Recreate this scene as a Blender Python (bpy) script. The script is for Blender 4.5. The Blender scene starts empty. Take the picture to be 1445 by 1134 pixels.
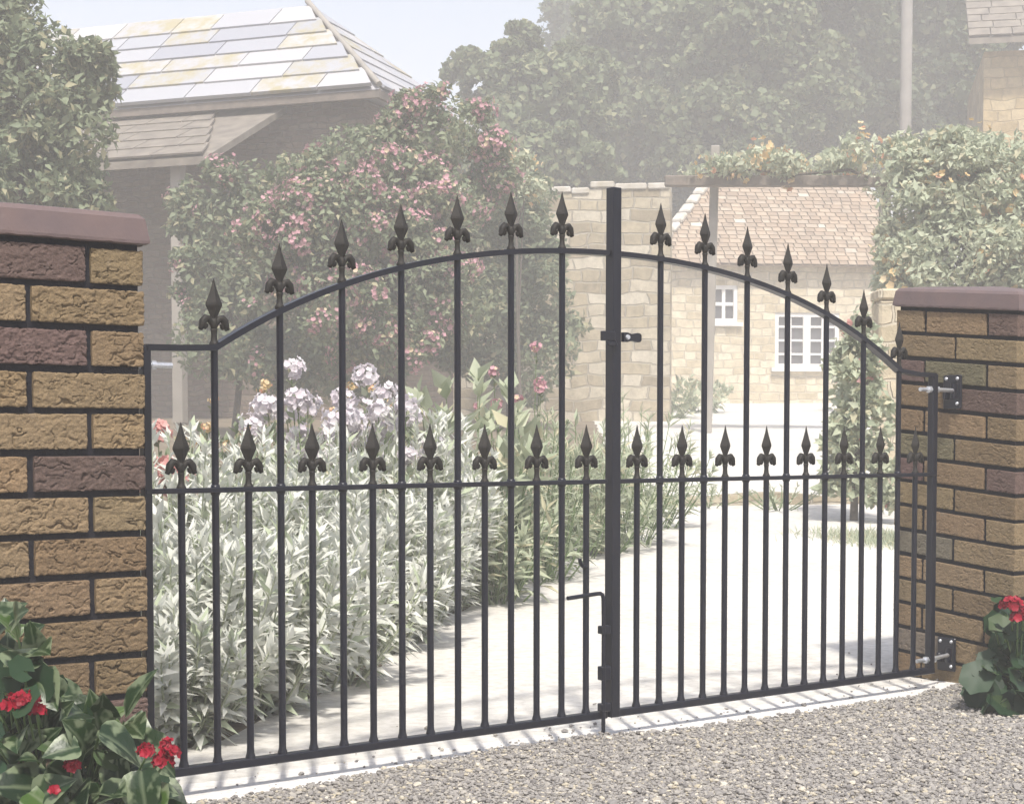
import bpy, math, random
import numpy as np
from mathutils import Vector, Matrix

SC = bpy.context.scene
COL = SC.collection
random.seed(4)
RS = np.random.RandomState
G = 0.037
# ------------------------------------------------------------------ camera
F = 2337.7; CX0 = 722.5; CY0 = 729.1
YAW = -0.6572; PIT = -0.0486
CAM = np.array([-1.4394, -3.0589, 0.7792 - G])
dv = np.array([math.sin(-YAW) * math.cos(PIT), math.cos(YAW) * math.cos(PIT), math.sin(PIT)])
rv = np.array([math.cos(YAW), math.sin(YAW), 0.0])
uv = np.cross(rv, dv)
hv = np.array([dv[0], dv[1], 0]); hv /= np.linalg.norm(hv)

def at(u, v, D):
    return CAM + D * (dv + (u - CX0) / F * rv - (v - CY0) / F * uv)

def terrain_z(X, Y):
    s = (X - CAM[0]) * hv[0] + (Y - CAM[1]) * hv[1]
    t = np.clip(s - 6.0, 0, 400)
    t = np.where(t < 2, t * t / 4, t - 1)
    return 0.056 * np.where(t < 60, t, 60 + (t - 60) * 0.25)

def ground_at(u, D):
    """the ground point straight below the sight line at column u, depth D"""
    p = at(u, 700, D)
    return np.array([p[0], p[1], float(terrain_z(p[0], p[1]))])

cam_d = bpy.data.cameras.new('camera'); cam = bpy.data.objects.new('camera', cam_d); COL.objects.link(cam)
m = Matrix(((rv[0], uv[0], -dv[0], CAM[0]), (rv[1], uv[1], -dv[1], CAM[1]), (rv[2], uv[2], -dv[2], CAM[2]), (0, 0, 0, 1)))
cam.matrix_world = m
cam_d.sensor_fit = 'HORIZONTAL'; cam_d.sensor_width = 36
cam_d.lens = 36 * F / 1445
cam_d.shift_y = (CY0 - 567) / 1445
cam_d.clip_start = 0.05; cam_d.clip_end = 3000
SC.camera = cam

# ------------------------------------------------------------------ light
SUN = np.array([-0.50, -0.86, 0]); SUN /= np.linalg.norm(SUN)
EL = math.radians(58)
S = np.array([SUN[0] * math.cos(EL), SUN[1] * math.cos(EL), math.sin(EL)])
ld = bpy.data.lights.new('sun', 'SUN'); lo = bpy.data.objects.new('sun', ld); COL.objects.link(lo)
ld.energy = 3.8; ld.angle = math.radians(3.5); ld.color = (1, .955, .88)
lo.rotation_euler = Vector(S).to_track_quat('Z', 'Y').to_euler()
w = bpy.data.worlds.new('World'); SC.world = w; w.use_nodes = True
nt = w.node_tree
sky = nt.nodes.new('ShaderNodeTexSky'); sky.sky_type = 'NISHITA'; sky.sun_disc = False
sky.sun_elevation = EL; sky.sun_rotation = math.atan2(S[0], S[1]); sky.dust_density = 3; sky.air_density = 1.0
bg = nt.nodes['Background']; bg.inputs[1].default_value = 0.15
nt.links.new(sky.outputs[0], bg.inputs[0])
SC.view_settings.view_transform = 'Standard'; SC.view_settings.look = 'None'
SC.view_settings.exposure = 0.68
SC.cycles.volume_bounces = 1
SC.cycles.max_bounces = 6; SC.cycles.diffuse_bounces = 3; SC.cycles.transparent_max_bounces = 12
SC.cycles.use_denoising = True

# ------------------------------------------------------------------ noise
_p = RS(7).permutation(256); _p = np.concatenate([_p, _p, _p])
def noise(x, y, z):
    """gradient-free value noise in -1..1, vectorised"""
    xi, yi, zi = np.floor(x).astype(int), np.floor(y).astype(int), np.floor(z).astype(int)
    fx, fy, fz = x - xi, y - yi, z - zi
    fx, fy, fz = [t * t * t * (t * (t * 6 - 15) + 10) for t in (fx, fy, fz)]
    def h(a, b, c): return _p[_p[_p[a & 255] + (b & 255)] + (c & 255)] / 127.5 - 1
    r = 0
    for i in (0, 1):
        for j in (0, 1):
            for k in (0, 1):
                r = r + h(xi + i, yi + j, zi + k) * (fx if i else 1 - fx) * (fy if j else 1 - fy) * (fz if k else 1 - fz)
    return r
def fbm(x, y, z, o=3):
    r = 0; a = 1.0
    for i in range(o):
        r = r + a * noise(x * 2 ** i + 17 * i, y * 2 ** i, z * 2 ** i); a *= .5
    return r

# ------------------------------------------------------------------ mesh helpers
def nrm(a):
    return a / (np.linalg.norm(a, axis=-1, keepdims=True) + 1e-12)

class MB:
    """collects geometry for ONE mesh object"""
    def __init__(s): s.V = []; s.n = 0; s.P = []; s.M = []; s.C = []; s.smooth = []
    def add(s, V, faces, mat=0, col=None, smooth=False):
        V = np.asarray(V, float).reshape(-1, 3); s.V.append(V)
        groups = {}
        if isinstance(faces, np.ndarray): groups[faces.shape[1]] = faces
        else:
            for f in faces: groups.setdefault(len(f), []).append(f)
        for k, g in groups.items():
            g = np.asarray(g, dtype=np.int64) + s.n
            s.P.append(g); s.M.append(np.full(len(g), mat)); s.smooth.append(np.full(len(g), smooth))
        if col is None: col = (.5, .5, .5)
        col = np.asarray(col, float)
        if col.ndim == 1: col = np.tile(col, (len(V), 1))
        s.C.append(col); s.n += len(V); return s
    def box(s, c, h, mat=0, col=None, R=None):
        c = np.asarray(c, float); h = np.asarray(h, float)
        V = np.array([[i, j, k] for i in (-1, 1) for j in (-1, 1) for k in (-1, 1)]) * h
        if R is not None: V = V @ np.asarray(R).T
        return s.add(V + c, [(0, 1, 3, 2), (4, 6, 7, 5), (0, 4, 5, 1), (2, 3, 7, 6), (0, 2, 6, 4), (1, 5, 7, 3)], mat, col)
    def bbox(s, c, h, b, mat=0, col=None, R=None):
        """bevelled box: corners cut at b"""
        c = np.asarray(c, float); h = np.asarray(h, float); V = []; idx = {}
        for i in (-1, 1):
            for j in (-1, 1):
                for k in (-1, 1):
                    for ax in range(3):
                        p = np.array([i, j, k]) * h
                        for q in range(3):
                            if q != ax: p[q] -= (i, j, k)[q] * b
                        idx[(i, j, k, ax)] = len(V); V.append(p)
        Fc = []
        sg = (-1, 1)
        for ax in range(3):
            o = [q for q in range(3) if q != ax]
            for sgn in sg:
                ring = []
                for a, b2 in ((-1, -1), (1, -1), (1, 1), (-1, 1)):
                    t = [0, 0, 0]; t[ax] = sgn; t[o[0]] = a; t[o[1]] = b2
                    ring.append(idx[(*t, ax)])
                Fc.append(ring if (sgn > 0) == (ax != 1) else ring[::-1])
        for ax in range(3):
            o = [q for q in range(3) if q != ax]
            for a in sg:
                for b2 in sg:
                    t0 = [0, 0, 0]; t0[ax] = -1; t0[o[0]] = a; t0[o[1]] = b2
                    t1 = list(t0); t1[ax] = 1
                    q = [idx[(*t0, o[0])], idx[(*t0, o[1])], idx[(*t1, o[1])], idx[(*t1, o[0])]]
                    # keep normals outward
                    P = [V[x] for x in q]; n = np.cross(P[1] - P[0], P[2] - P[0]); out = np.zeros(3); out[o[0]] = a; out[o[1]] = b2
                    Fc.append(q if n @ out > 0 else q[::-1])
        for i in sg:
            for j in sg:
                for k in sg:
                    q = [idx[(i, j, k, x)] for x in range(3)]
                    P = [V[x] for x in q]; n = np.cross(P[1] - P[0], P[2] - P[0])
                    Fc.append(q if n @ np.array([i, j, k]) > 0 else q[::-1])
        V = np.array(V)
        if R is not None: V = V @ np.asarray(R).T
        return s.add(V + c, Fc, mat, col)
    def tube(s, pts, rad, seg=10, mat=0, col=None, cap=True, ell=None):
        pts = np.asarray(pts, float); n = len(pts)
        rad = np.full(n, rad) if np.isscalar(rad) else np.asarray(rad, float)
        T = nrm(np.gradient(pts, axis=0))
        ref = np.array([0, 0, 1.0]) if abs(T[0][2]) < .9 else np.array([1.0, 0, 0])
        A = nrm(np.cross(T[0], ref)); V = []
        for i in range(n):
            A = nrm(A - T[i] * (A @ T[i])); B = np.cross(T[i], A)
            a = np.arange(seg) / seg * 2 * math.pi
            V.append(pts[i] + rad[i] * (np.cos(a)[:, None] * A + np.sin(a)[:, None] * B))
        V = np.concatenate(V); Fc = []
        for i in range(n - 1):
            for j in range(seg):
                k = (j + 1) % seg
                Fc.append((i * seg + j, i * seg + k, (i + 1) * seg + k, (i + 1) * seg + j))
        s.add(V, Fc, mat, col, True)
        if cap:
            s.add(V[:seg], [tuple(range(seg))[::-1]], mat, col); s.add(V[-seg:], [tuple(range(seg))], mat, col)
        return s
    def lathe(s, c, prof, seg=12, mat=0, col=None, sx=1, sy=1, smooth=True, phase=0):
        a = np.arange(seg) / seg * 2 * math.pi + phase
        V = np.concatenate([np.stack([c[0] + r * sx * np.cos(a), c[1] + r * sy * np.sin(a), np.full(seg, c[2] + z)], 1) for r, z in prof])
        Fc = [(i * seg + j, i * seg + (j + 1) % seg, (i + 1) * seg + (j + 1) % seg, (i + 1) * seg + j) for i in range(len(prof) - 1) for j in range(seg)]
        Fc += [tuple(range(seg))[::-1], tuple((len(prof) - 1) * seg + j for j in range(seg))]
        return s.add(V, Fc, mat, col, smooth)
    def leaves(s, T, Fc, pos, dr, up, sc, mat=0, col=None, vcol=None, smooth=True):
        """T: template verts (x along, y across, z up); one copy per pos"""
        pos = np.asarray(pos); n = len(pos)
        if n == 0: return s
        dr = nrm(np.asarray(dr)); sd = nrm(np.cross(up, dr)); nn = np.cross(dr, sd)
        sc = np.asarray(sc).reshape(n, -1)
        if sc.shape[1] == 1: sc = np.repeat(sc, 3, 1)
        V = pos[:, None] + (T[None, :, 0:1] * sc[:, None, 0:1]) * dr[:, None] + (T[None, :, 1:2] * sc[:, None, 1:2]) * sd[:, None] + (T[None, :, 2:3] * sc[:, None, 2:3]) * nn[:, None]
        k = len(T)
        cc = np.repeat((col if col is not None else np.full((n, 3), .5))[:, None], k, 1)
        if vcol is not None: cc = cc.copy(); cc[:, :, 2] = vcol[None]
        groups = {}
        for f in Fc: groups.setdefault(len(f), []).append(f)
        off = (np.arange(n) * k)[:, None, None]
        s.V.append(V.reshape(-1, 3)); s.C.append(cc.reshape(-1, 3))
        for q, g in groups.items():
            g = (np.array(g)[None] + off).reshape(-1, q) + s.n
            s.P.append(g); s.M.append(np.full(len(g), mat)); s.smooth.append(np.full(len(g), smooth))
        s.n += n * k
        return s
    def build(s, name, mats, parent=None):
        me = bpy.data.meshes.new(name)
        if s.n:
            V = np.concatenate(s.V).astype(np.float32)
            lens = np.concatenate([np.full(len(p), p.shape[1]) for p in s.P])
            loops = np.concatenate([p.ravel() for p in s.P])
            me.vertices.add(len(V)); me.vertices.foreach_set('co', V.ravel())
            me.loops.add(len(loops)); me.loops.foreach_set('vertex_index', loops.astype(np.int32))
            me.polygons.add(len(lens))
            me.polygons.foreach_set('loop_start', (np.cumsum(lens) - lens).astype(np.int32))
            me.polygons.foreach_set('loop_total', lens.astype(np.int32))
            me.polygons.foreach_set('material_index', np.concatenate(s.M).astype(np.int32))
            me.polygons.foreach_set('use_smooth', np.concatenate(s.smooth))
            ca = me.attributes.new('Col', 'FLOAT_COLOR', 'POINT')
            C4 = np.ones((len(V), 4), np.float32); C4[:, :3] = np.concatenate(s.C)
            ca.data.foreach_set('color', C4.ravel())
            me.update(calc_edges=True); me.validate()
        if not isinstance(mats, (list, tuple)): mats = [mats]
        for x in mats: me.materials.append(x)
        o = bpy.data.objects.new(name, me); COL.objects.link(o)
        if parent is not None:
            o.parent = parent; o.location = (0, 0, 0)
            o.matrix_parent_inverse = Matrix.Translation(-Vector(parent.location))
        return o

def tag(o, label=None, cat=None, group=None, kind=None):
    if label: o['label'] = label
    if cat: o['category'] = cat
    if group: o['group'] = group
    if kind: o['kind'] = kind
    return o

def thing(name, label, cat, loc=(0, 0, 0), group=None):
    o = bpy.data.objects.new(name, None); COL.objects.link(o); o.location = Vector([float(x) for x in loc])
    o.empty_display_size = .1
    return tag(o, label, cat, group)

# ------------------------------------------------------------------ materials
def mat_new(name):
    mt = bpy.data.materials.new(name); mt.use_nodes = True; n = mt.node_tree
    return mt, n, n.nodes['Principled BSDF'], n.nodes['Material Output']
def N(n, t, **k):
    x = n.nodes.new('ShaderNode' + t)
    for a, b in k.items():
        if a in ('operation', 'blend_type', 'data_type', 'feature', 'attribute_name', 'noise_dimensions'): setattr(x, a, b)
        else: x.inputs[a].default_value = b
    return x
def mixc(n, fac, a, b, bt='MIX'):
    x = n.nodes.new('ShaderNodeMix'); x.data_type = 'RGBA'; x.blend_type = bt
    for v, i in ((fac, 0), (a, 6), (b, 7)):
        if hasattr(v, 'links') or hasattr(v, 'is_linked'): n.links.new(v, x.inputs[i])
        else: x.inputs[i].default_value = v if i == 0 else (*v, 1)
    return x.outputs[2]
def ramp(n, src, stops):
    r = n.nodes.new('ShaderNodeValToRGB'); e = r.color_ramp.elements
    while len(e) < len(stops): e.new(.5)
    for q, (p, c) in zip(e, stops): q.position = p; q.color = (*c, 1) if len(c) == 3 else c
    n.links.new(src, r.inputs[0]); return r.outputs[0]
def coords(n, scale=(1, 1, 1), obj=True):
    g = n.nodes.new('ShaderNodeNewGeometry'); mp = n.nodes.new('ShaderNodeMapping'); mp.inputs[3].default_value = scale
    n.links.new(g.outputs['Position'], mp.inputs[0]); return mp.outputs[0]
def tex(n, kind, vec, scale, **k):
    x = N(n, kind, **k); x.inputs['Scale'].default_value = scale; n.links.new(vec, x.inputs['Vector']); return x
def bump(n, b, src, strength, dist):
    x = n.nodes.new('ShaderNodeBump'); x.inputs['Strength'].default_value = strength; x.inputs['Distance'].default_value = dist
    n.links.new(src, x.inputs['Height']); n.links.new(x.outputs[0], b.inputs['Normal']); return x

def leaf_mat(name, a, b, c=None, trans=.3, rough=.55, spec=.3, varieg=None, vein=None):
    """a..b by the leaf's own tint; c: colour of a few odd leaves"""
    mt, n, bs, out = mat_new(name)
    at_ = N(n, 'Attribute', attribute_name='Col'); sp = n.nodes.new('ShaderNodeSeparateColor'); n.links.new(at_.outputs['Color'], sp.inputs[0])
    col = mixc(n, sp.outputs[0], a, b)
    if c is not None:
        g = N(n, 'Math', operation='GREATER_THAN'); n.links.new(sp.outputs[1], g.inputs[0]); g.inputs[1].default_value = .88
        col = mixc(n, g.outputs[0], col, c)
    if varieg is not None:
        v = coords(n); t = tex(n, 'TexNoise', v, 38, Detail=2.0)
        ad = N(n, 'Math', operation='ADD'); n.links.new(t.outputs[0], ad.inputs[0])
        mu = N(n, 'Math', operation='MULTIPLY'); n.links.new(sp.outputs[2], mu.inputs[0]); mu.inputs[1].default_value = .28; n.links.new(mu.outputs[0], ad.inputs[1])
        f = ramp(n, ad.outputs[0], [(.66, (0, 0, 0)), (.78, (1, 1, 1))])
        col = mixc(n, f, col, varieg)
    if varieg is not None or vein:
        vr = ramp(n, sp.outputs[2], [(.02, (.55, .55, .55)), (.16, (0, 0, 0))]); col = mixc(n, vr, col, varieg or vein)
        v3 = coords(n); t3 = tex(n, 'TexNoise', v3, 160, Detail=4.0); bump(n, bs, t3.outputs[0], .35, .002)
    n.links.new(col, bs.inputs['Base Color']); bs.inputs['Roughness'].default_value = rough
    bs.inputs['Specular IOR Level'].default_value = spec
    if trans > 0:
        tr = n.nodes.new('ShaderNodeBsdfTranslucent'); n.links.new(col, tr.inputs[0])
        mx = n.nodes.new('ShaderNodeMixShader'); mx.inputs[0].default_value = trans
        n.links.new(bs.outputs[0], mx.inputs[1]); n.links.new(tr.outputs[0], mx.inputs[2]); n.links.new(mx.outputs[0], out.inputs[0])
    return mt

def plain(name, c, rough=.6, metal=0, c2=None, scale=30, bmp=0, bscale=200, bdist=.001, spec=.5):
    mt, n, bs, out = mat_new(name); v = coords(n)
    if c2 is None: c2 = tuple(x * .75 for x in c)
    t = tex(n, 'TexNoise', v, scale, Detail=5.0)
    n.links.new(mixc(n, ramp(n, t.outputs[0], [(.3, (0, 0, 0)), (.7, (1, 1, 1))]), c, c2), bs.inputs['Base Color'])
    bs.inputs['Roughness'].default_value = rough; bs.inputs['Metallic'].default_value = metal
    bs.inputs['Specular IOR Level'].default_value = spec
    if bmp:
        t2 = tex(n, 'TexNoise', v, bscale, Detail=4.0); bump(n, bs, t2.outputs[0], bmp, bdist)
    return mt

def brick_mat():
    mt, n, bs, out = mat_new('rustic_brick'); v = coords(n)
    a = N(n, 'Attribute', attribute_name='Col')
    t = tex(n, 'TexNoise', v, 55, Detail=6.0, Roughness=.7)
    col = mixc(n, ramp(n, t.outputs[0], [(.3, (.72, .72, .72)), (.7, (1.22, 1.2, 1.15))]), (0, 0, 0), (1, 1, 1))
    c1 = mixc(n, 1.0, a.outputs['Color'], col, 'MULTIPLY')
    t3 = tex(n, 'TexNoise', v, 420, Detail=3.0)
    c2 = mixc(n, 1.0, c1, ramp(n, t3.outputs[0], [(.3, (.8, .8, .8)), (.68, (1.2, 1.2, 1.2))]), 'MULTIPLY')
    # chalky bloom in scattered spots
    t2 = tex(n, 'TexNoise', v, 14, Detail=8.0, Roughness=.75)
    c3 = mixc(n, ramp(n, t2.outputs[0], [(.6, (0, 0, 0)), (.75, (.35, .35, .35))]), c2, (.30, .27, .24))
    n.links.new(c3, bs.inputs['Base Color']); bs.inputs['Roughness'].default_value = .9; bs.inputs['Specular IOR Level'].default_value = .15
    bump(n, bs, t3.outputs[0], .7, .002)
    return mt

M = {}
M['brick'] = brick_mat()
M['mortar'] = plain('black_mortar', (.012, .012, .018), .85, c2=(.022, .021, .026), scale=60, bmp=.6, bscale=300, bdist=.002, spec=.2)
M['coping'] = plain('coping_tile', (.160, .115, .108), .6, c2=(.135, .102, .102), scale=16, bmp=.35, bscale=120, bdist=.002, spec=.3)
M['iron'] = plain('black_paint', (.004, .005, .012), .36, c2=(.006, .007, .015), scale=90, bmp=.25, bscale=260, bdist=.0006, spec=.42)
M['cast'] = plain('cast_iron', (.010, .009, .007), .62, c2=(.018, .014, .010), scale=150, bmp=.8, bscale=500, bdist=.001, spec=.4)
M['steel'] = plain('zinc_steel', (.72, .74, .78), .38, .7, c2=(.6, .62, .66), scale=200)
M['stem'] = plain('green_stem', (.13, .2, .07), .6)
M['bark'] = plain('bark', (.12, .1, .08), .9, bmp=.8, bscale=30, bdist=.02)

# ------------------------------------------------------------------ leaf templates
def leaf_t(prof, fold=.18, droop=.2, nx=None, wide=1.0):
    """prof: [(t, halfwidth)]; 5 verts a station; returns T, faces, edge value"""
    V = []; E = []
    for t, wd in prof:
        z = -droop * t * t
        for y in (-1, -.5, 0, .5, 1):
            V.append((t, y * wd * wide, z + fold * abs(y) * wd - .25 * fold * (y * y) * wd)); E.append(abs(y))
    k = len(prof)
    Fc = [(i * 5 + j, i * 5 + j + 1, (i + 1) * 5 + j + 1, (i + 1) * 5 + j) for i in range(k - 1) for j in range(4)]
    Fc = [f[::-1] for f in Fc]
    return np.array(V), Fc, np.array(E)
T_HEART = leaf_t([(-.12, .2), (-.06, .34), (.08, .45), (.3, .46), (.55, .36), (.8, .18), (1, .01)], .35, .3)
T_OVATE = leaf_t([(0, .02), (.15, .2), (.4, .3), (.7, .22), (1, .01)], .3, .25)
def small(w=.14, fold=.06, droop=.12):
    V = np.array([(0, 0, 0), (.35, -w, fold), (.4, 0, -.02), (.35, w, fold), (1, 0, -droop)])
    return V, [(0, 1, 2), (0, 2, 3), (1, 4, 2), (2, 4, 3)]
T_LANCE = small(.11); T_LEAF = small(.28, .08); T_BLADE = small(.06, .03, .35)
T_QUAD = (np.array([(-.5, -.25, 0), (.05, -.5, .12), (.5, .1, -.05), (-.1, .5, .1)]), [(0, 1, 2, 3)])
T_TRI = (np.array([(-.5, -.4, 0), (.5, -.1, .1), (-.1, .5, 0)]), [(0, 1, 2)])
def round_t(n=12, cup=.18):
    V = [(0, 0, 0)]
    for i in range(n + 1):
        a = math.pi * (.08 + 1.84 * i / n); r = .5 * (1 + .07 * math.cos(6 * a))
        V.append((.12 - r * math.cos(a), r * math.sin(a), cup * r + .035 * math.cos(5 * a)))
    return np.array(V), [(0, i + 2, i + 1) for i in range(n)]
T_ROUND = round_t()
def flower_t(k=5, w=.26, cup=.25):
    V = [(0, 0, 0)]; Fc = []
    for i in range(k):
        a = 2 * math.pi * i / k; c, s_ = math.cos(a), math.sin(a); b = len(V)
        for x, y, z in ((.3, -w, cup * .5), (.5, 0, cup), (.3, w, cup * .5)):
            V.append((x * c - y * s_, x * s_ + y * c, z))
        Fc.append((0, b, b + 1, b + 2))
    return np.array(V), Fc
T_FLOW = flower_t()

def rand_unit(r, n):
    return nrm(r.normal(size=(n, 3)))

def tint(r, n):
    return np.stack([np.clip(r.normal(.5, .27, n), 0, 1), r.rand(n), r.rand(n)], 1)

# ------------------------------------------------------------------ ground
def path_grass_mat(name, cols, scale, bdist, fine):
    mt, n, bs, out = mat_new(name); v = coords(n)
    t = tex(n, 'TexNoise', v, scale, Detail=7.0, Roughness=.65)
    c = ramp(n, t.outputs[0], [(.3, cols[0]), (.52, cols[1]), (.72, cols[2])])
    t2 = tex(n, 'TexNoise', v, fine, Detail=4.0, Roughness=.7)
    c = mixc(n, 1.0, c, ramp(n, t2.outputs[0], [(.28, (.78, .77, .75)), (.62, (1.08, 1.08, 1.08))]), 'MULTIPLY')
    n.links.new(c, bs.inputs['Base Color']); bs.inputs['Roughness'].default_value = .95; bs.inputs['Specular IOR Level'].default_value = .1
    bump(n, bs, t2.outputs[0], .5, bdist)
    return mt
M['soil'] = path_grass_mat('dry_soil', [(.16, .13, .09), (.22, .18, .13), (.3, .26, .18)], 1.5, .02, 30)
M['path'] = path_grass_mat('pale_drive', [(.55, .525, .48), (.615, .595, .55), (.66, .64, .595)], .9, .006, 26)
M['gravelbed'] = path_grass_mat('gravel_bed', [(.3, .285, .265), (.37, .35, .325), (.42, .40, .37)], 6, .004, 130)
M['concrete'] = path_grass_mat('concrete_strip', [(.64, .62, .58), (.70, .68, .65), (.72, .705, .68)], 3, .003, 60)

# terrain sheet out to the horizon
def grid_sheet(xs, ys, zf, zoff, mat, name, label=None):
    X, Y = np.meshgrid(xs, ys, indexing='ij'); Z = zf(X, Y) + zoff
    nx, ny = len(xs), len(ys); I = np.arange(nx * ny).reshape(nx, ny)
    Fc = np.stack([I[:-1, :-1].ravel(), I[1:, :-1].ravel(), I[1:, 1:].ravel(), I[:-1, 1:].ravel()], 1)
    b = MB().add(np.stack([X.ravel(), Y.ravel(), Z.ravel()], 1), Fc, smooth=True)
    return b.build(name, mat)
ax = np.concatenate([-np.geomspace(300, 3.2, 14), np.linspace(-3, 30, 60), np.geomspace(31, 320, 14)])
o = grid_sheet(ax, ax, terrain_z, -.004, M['soil'], 'ground'); tag(o, kind='structure')

def gpt(u, v):
    """terrain point on the sight line through pixel u, v"""
    lo_, hi = 2.0, 80.0
    q = dv + (u - CX0) / F * rv - (v - CY0) / F * uv
    for _ in range(50):
        mid = (lo_ + hi) / 2; p = CAM + mid * q
        if p[2] > terrain_z(p[0], p[1]): lo_ = mid
        else: hi = mid
    return CAM + lo_ * q

# drive: pale hoggin from the gate to the far cottage
left_edge = [(-.5, -.03), (-.25, .25), (.12, .47)] + [tuple(gpt(u, v)[:2]) for u, v in ((300, 1052), (400, 1003), (500, 962), (600, 898), (700, 815), (790, 764), (860, 728), (890, 712), (884, 690))]
p30 = ground_at(850, 20); left_edge += [tuple(p30[:2]), tuple(ground_at(820, 33)[:2])]
right_edge = [(3.4, -.03), (3.3, .4)] + [tuple(gpt(u, v)[:2]) for u, v in ((1330, 850), (1285, 790), (1300, 740), (1290, 700))] + [tuple(ground_at(1290, 20)[:2]), tuple(ground_at(1300, 33)[:2])]
def resample(P, n):
    P = np.array(P); d = np.r_[0, np.cumsum(np.linalg.norm(np.diff(P, axis=0), axis=1))]; t = np.linspace(0, d[-1], n)
    return np.stack([np.interp(t, d, P[:, 0]), np.interp(t, d, P[:, 1])], 1)
NL = 220
Lp, Rp = resample(left_edge, NL), resample(right_edge, NL)
Lp = Lp + np.stack([noise(Lp[:, 0] * 3, Lp[:, 1] * 3, Lp[:, 0] * 0), noise(Lp[:, 0] * 3 + 9, Lp[:, 1] * 3, Lp[:, 0] * 0)], 1) * .04
nu = 14
Q = np.stack([Lp * (1 - k / nu) + Rp * (k / nu) for k in range(nu + 1)], 1)
Z = terrain_z(Q[..., 0], Q[..., 1]) + .004
I = np.arange(NL * (nu + 1)).reshape(NL, nu + 1)
Fc = np.stack([I[:-1, :-1].ravel(), I[:-1, 1:].ravel(), I[1:, 1:].ravel(), I[1:, :-1].ravel()], 1)
tag(MB().add(np.concatenate([Q, Z[..., None]], 2).reshape(-1, 3), Fc, smooth=True).build('drive', M['path']), kind='structure')

# concrete strip under the gate
def strip(x0, x1, yf, yb, z0, name, mat, nx=160):
    xs = np.linspace(x0, x1, nx)
    a = yf(xs); b = yb(xs)
    V = np.concatenate([np.stack([xs, a, np.full(nx, z0)], 1), np.stack([xs, b, np.full(nx, .0055)], 1), np.stack([xs, a, np.full(nx, -.03)], 1)])
    F2 = [(i, i + 1, nx + i + 1, nx + i) for i in range(nx - 1)] + [(2 * nx + i, 2 * nx + i + 1, i + 1, i) for i in range(nx - 1)]
    return MB().add(V, F2).build(name, mat)
zz = lambda x: x * 0
tag(strip(-1.6, 2.9, lambda x: x * 0 - .16, lambda x: x * 0 + .11 + .012 * noise(x * 7, zz(x), zz(x)), .010, 'threshold', M['concrete']), kind='structure')

def gravel_edge(x):
    pts = [(-1.5, -.04), (-.1, -.035), (.1, -.052), (.437, -.02), (.8, .045), (1.16, .05), (1.42, -.03), (1.95, -.04), (2.3, -.03), (2.6, .03), (3.4, .05)]
    P = np.array(pts)
    return np.interp(x, P[:, 0], P[:, 1]) - .052 + .008 * noise(x * 14, x * 0, x * 0) + .005 * noise(x * 45, x * 0, x * 0)
# gravel bed sheet
xs = np.linspace(-6, 8, 500)
V = np.concatenate([np.stack([xs, gravel_edge(xs) - .004, np.full(500, .014)], 1), np.stack([xs, np.full(500, -7.0), np.full(500, .014)], 1)])
tag(MB().add(V, [(i, 500 + i, 501 + i, i + 1) for i in range(499)]).build('gravel_bed', M['gravelbed']), kind='structure')
# loose stones
r = RS(11)
def stone_t(seed):
    t = (1 + 5 ** .5) / 2
    V = nrm(np.array([(-1, t, 0), (1, t, 0), (-1, -t, 0), (1, -t, 0), (0, -1, t), (0, 1, t), (0, -1, -t), (0, 1, -t), (t, 0, -1), (t, 0, 1), (-t, 0, -1), (-t, 0, 1)], float))
    Fc = [(0, 11, 5), (0, 5, 1), (0, 1, 7), (0, 7, 10), (0, 10, 11), (1, 5, 9), (5, 11, 4), (11, 10, 2), (10, 7, 6), (7, 1, 8), (3, 9, 4), (3, 4, 2), (3, 2, 6), (3, 6, 8), (3, 8, 9), (4, 9, 5), (2, 4, 11), (6, 2, 10), (8, 6, 7), (9, 8, 1)]
    q = RS(seed); V = V * (1 + q.uniform(-.3, .25, (12, 1))) + q.uniform(-.1, .1, (12, 3))
    return V, Fc
gb = MB()
for k in range(5):
    n = 36000
    x = r.uniform(-1.0, 3.3, n); y = r.uniform(-1.9, .06, n); st = r.rand(n) < .0022; y = np.where(st, gravel_edge(x) + .005 + r.exponential(.09, n), y)
    P = np.stack([x, y, np.full(n, .016)], 1) - CAM
    dz = P @ dv; U = CX0 + F * (P @ rv) / dz; W = CY0 - F * (P @ uv) / dz
    ok = ((y < gravel_edge(x) + .006 * noise(x * 90, y * 0, y * 0)) | (st & (y < 1.2))) & (U > 40) & (U < 1600) & (W < 1330) & (dz > .5)
    x, y, dz = x[ok], y[ok], dz[ok]; n = len(x)
    sz = r.uniform(.0017, .0042, n) * np.clip(r.lognormal(0, .33, n), .5, 2.4)
    T, Fc = stone_t(k)
    a = r.uniform(0, 6.28, n)
    dr = np.stack([np.cos(a), np.sin(a), r.uniform(-.3, .3, n)], 1)
    sc = np.stack([sz * r.uniform(1, 1.6, n), sz, sz * r.uniform(.5, .9, n)], 1)
    tt = np.stack([r.rand(n), r.rand(n), r.rand(n)], 1)
    gb.leaves(T, Fc, np.stack([x, y, np.where(st[ok], .007, .014) + sc[:, 2] * .6 + np.where(st[ok], 0, r.rand(n) ** 2 * .004)], 1), dr, np.array([0, 0, 1.0]) + r.normal(0, .2, (n, 3)), sc, 0, tt, smooth=False)
mt, n_, bs, out = mat_new('pebble')
a_ = N(n_, 'Attribute', attribute_name='Col'); sp = n_.nodes.new('ShaderNodeSeparateColor'); n_.links.new(a_.outputs['Color'], sp.inputs[0])
c = ramp(n_, sp.outputs[0], [(0, (.19, .178, .17)), (.3, (.26, .245, .23)), (.6, (.31, .293, .27)), (.85, (.37, .345, .305)), (.93, (.44, .39, .29)), (1, (.58, .54, .46))])
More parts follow.
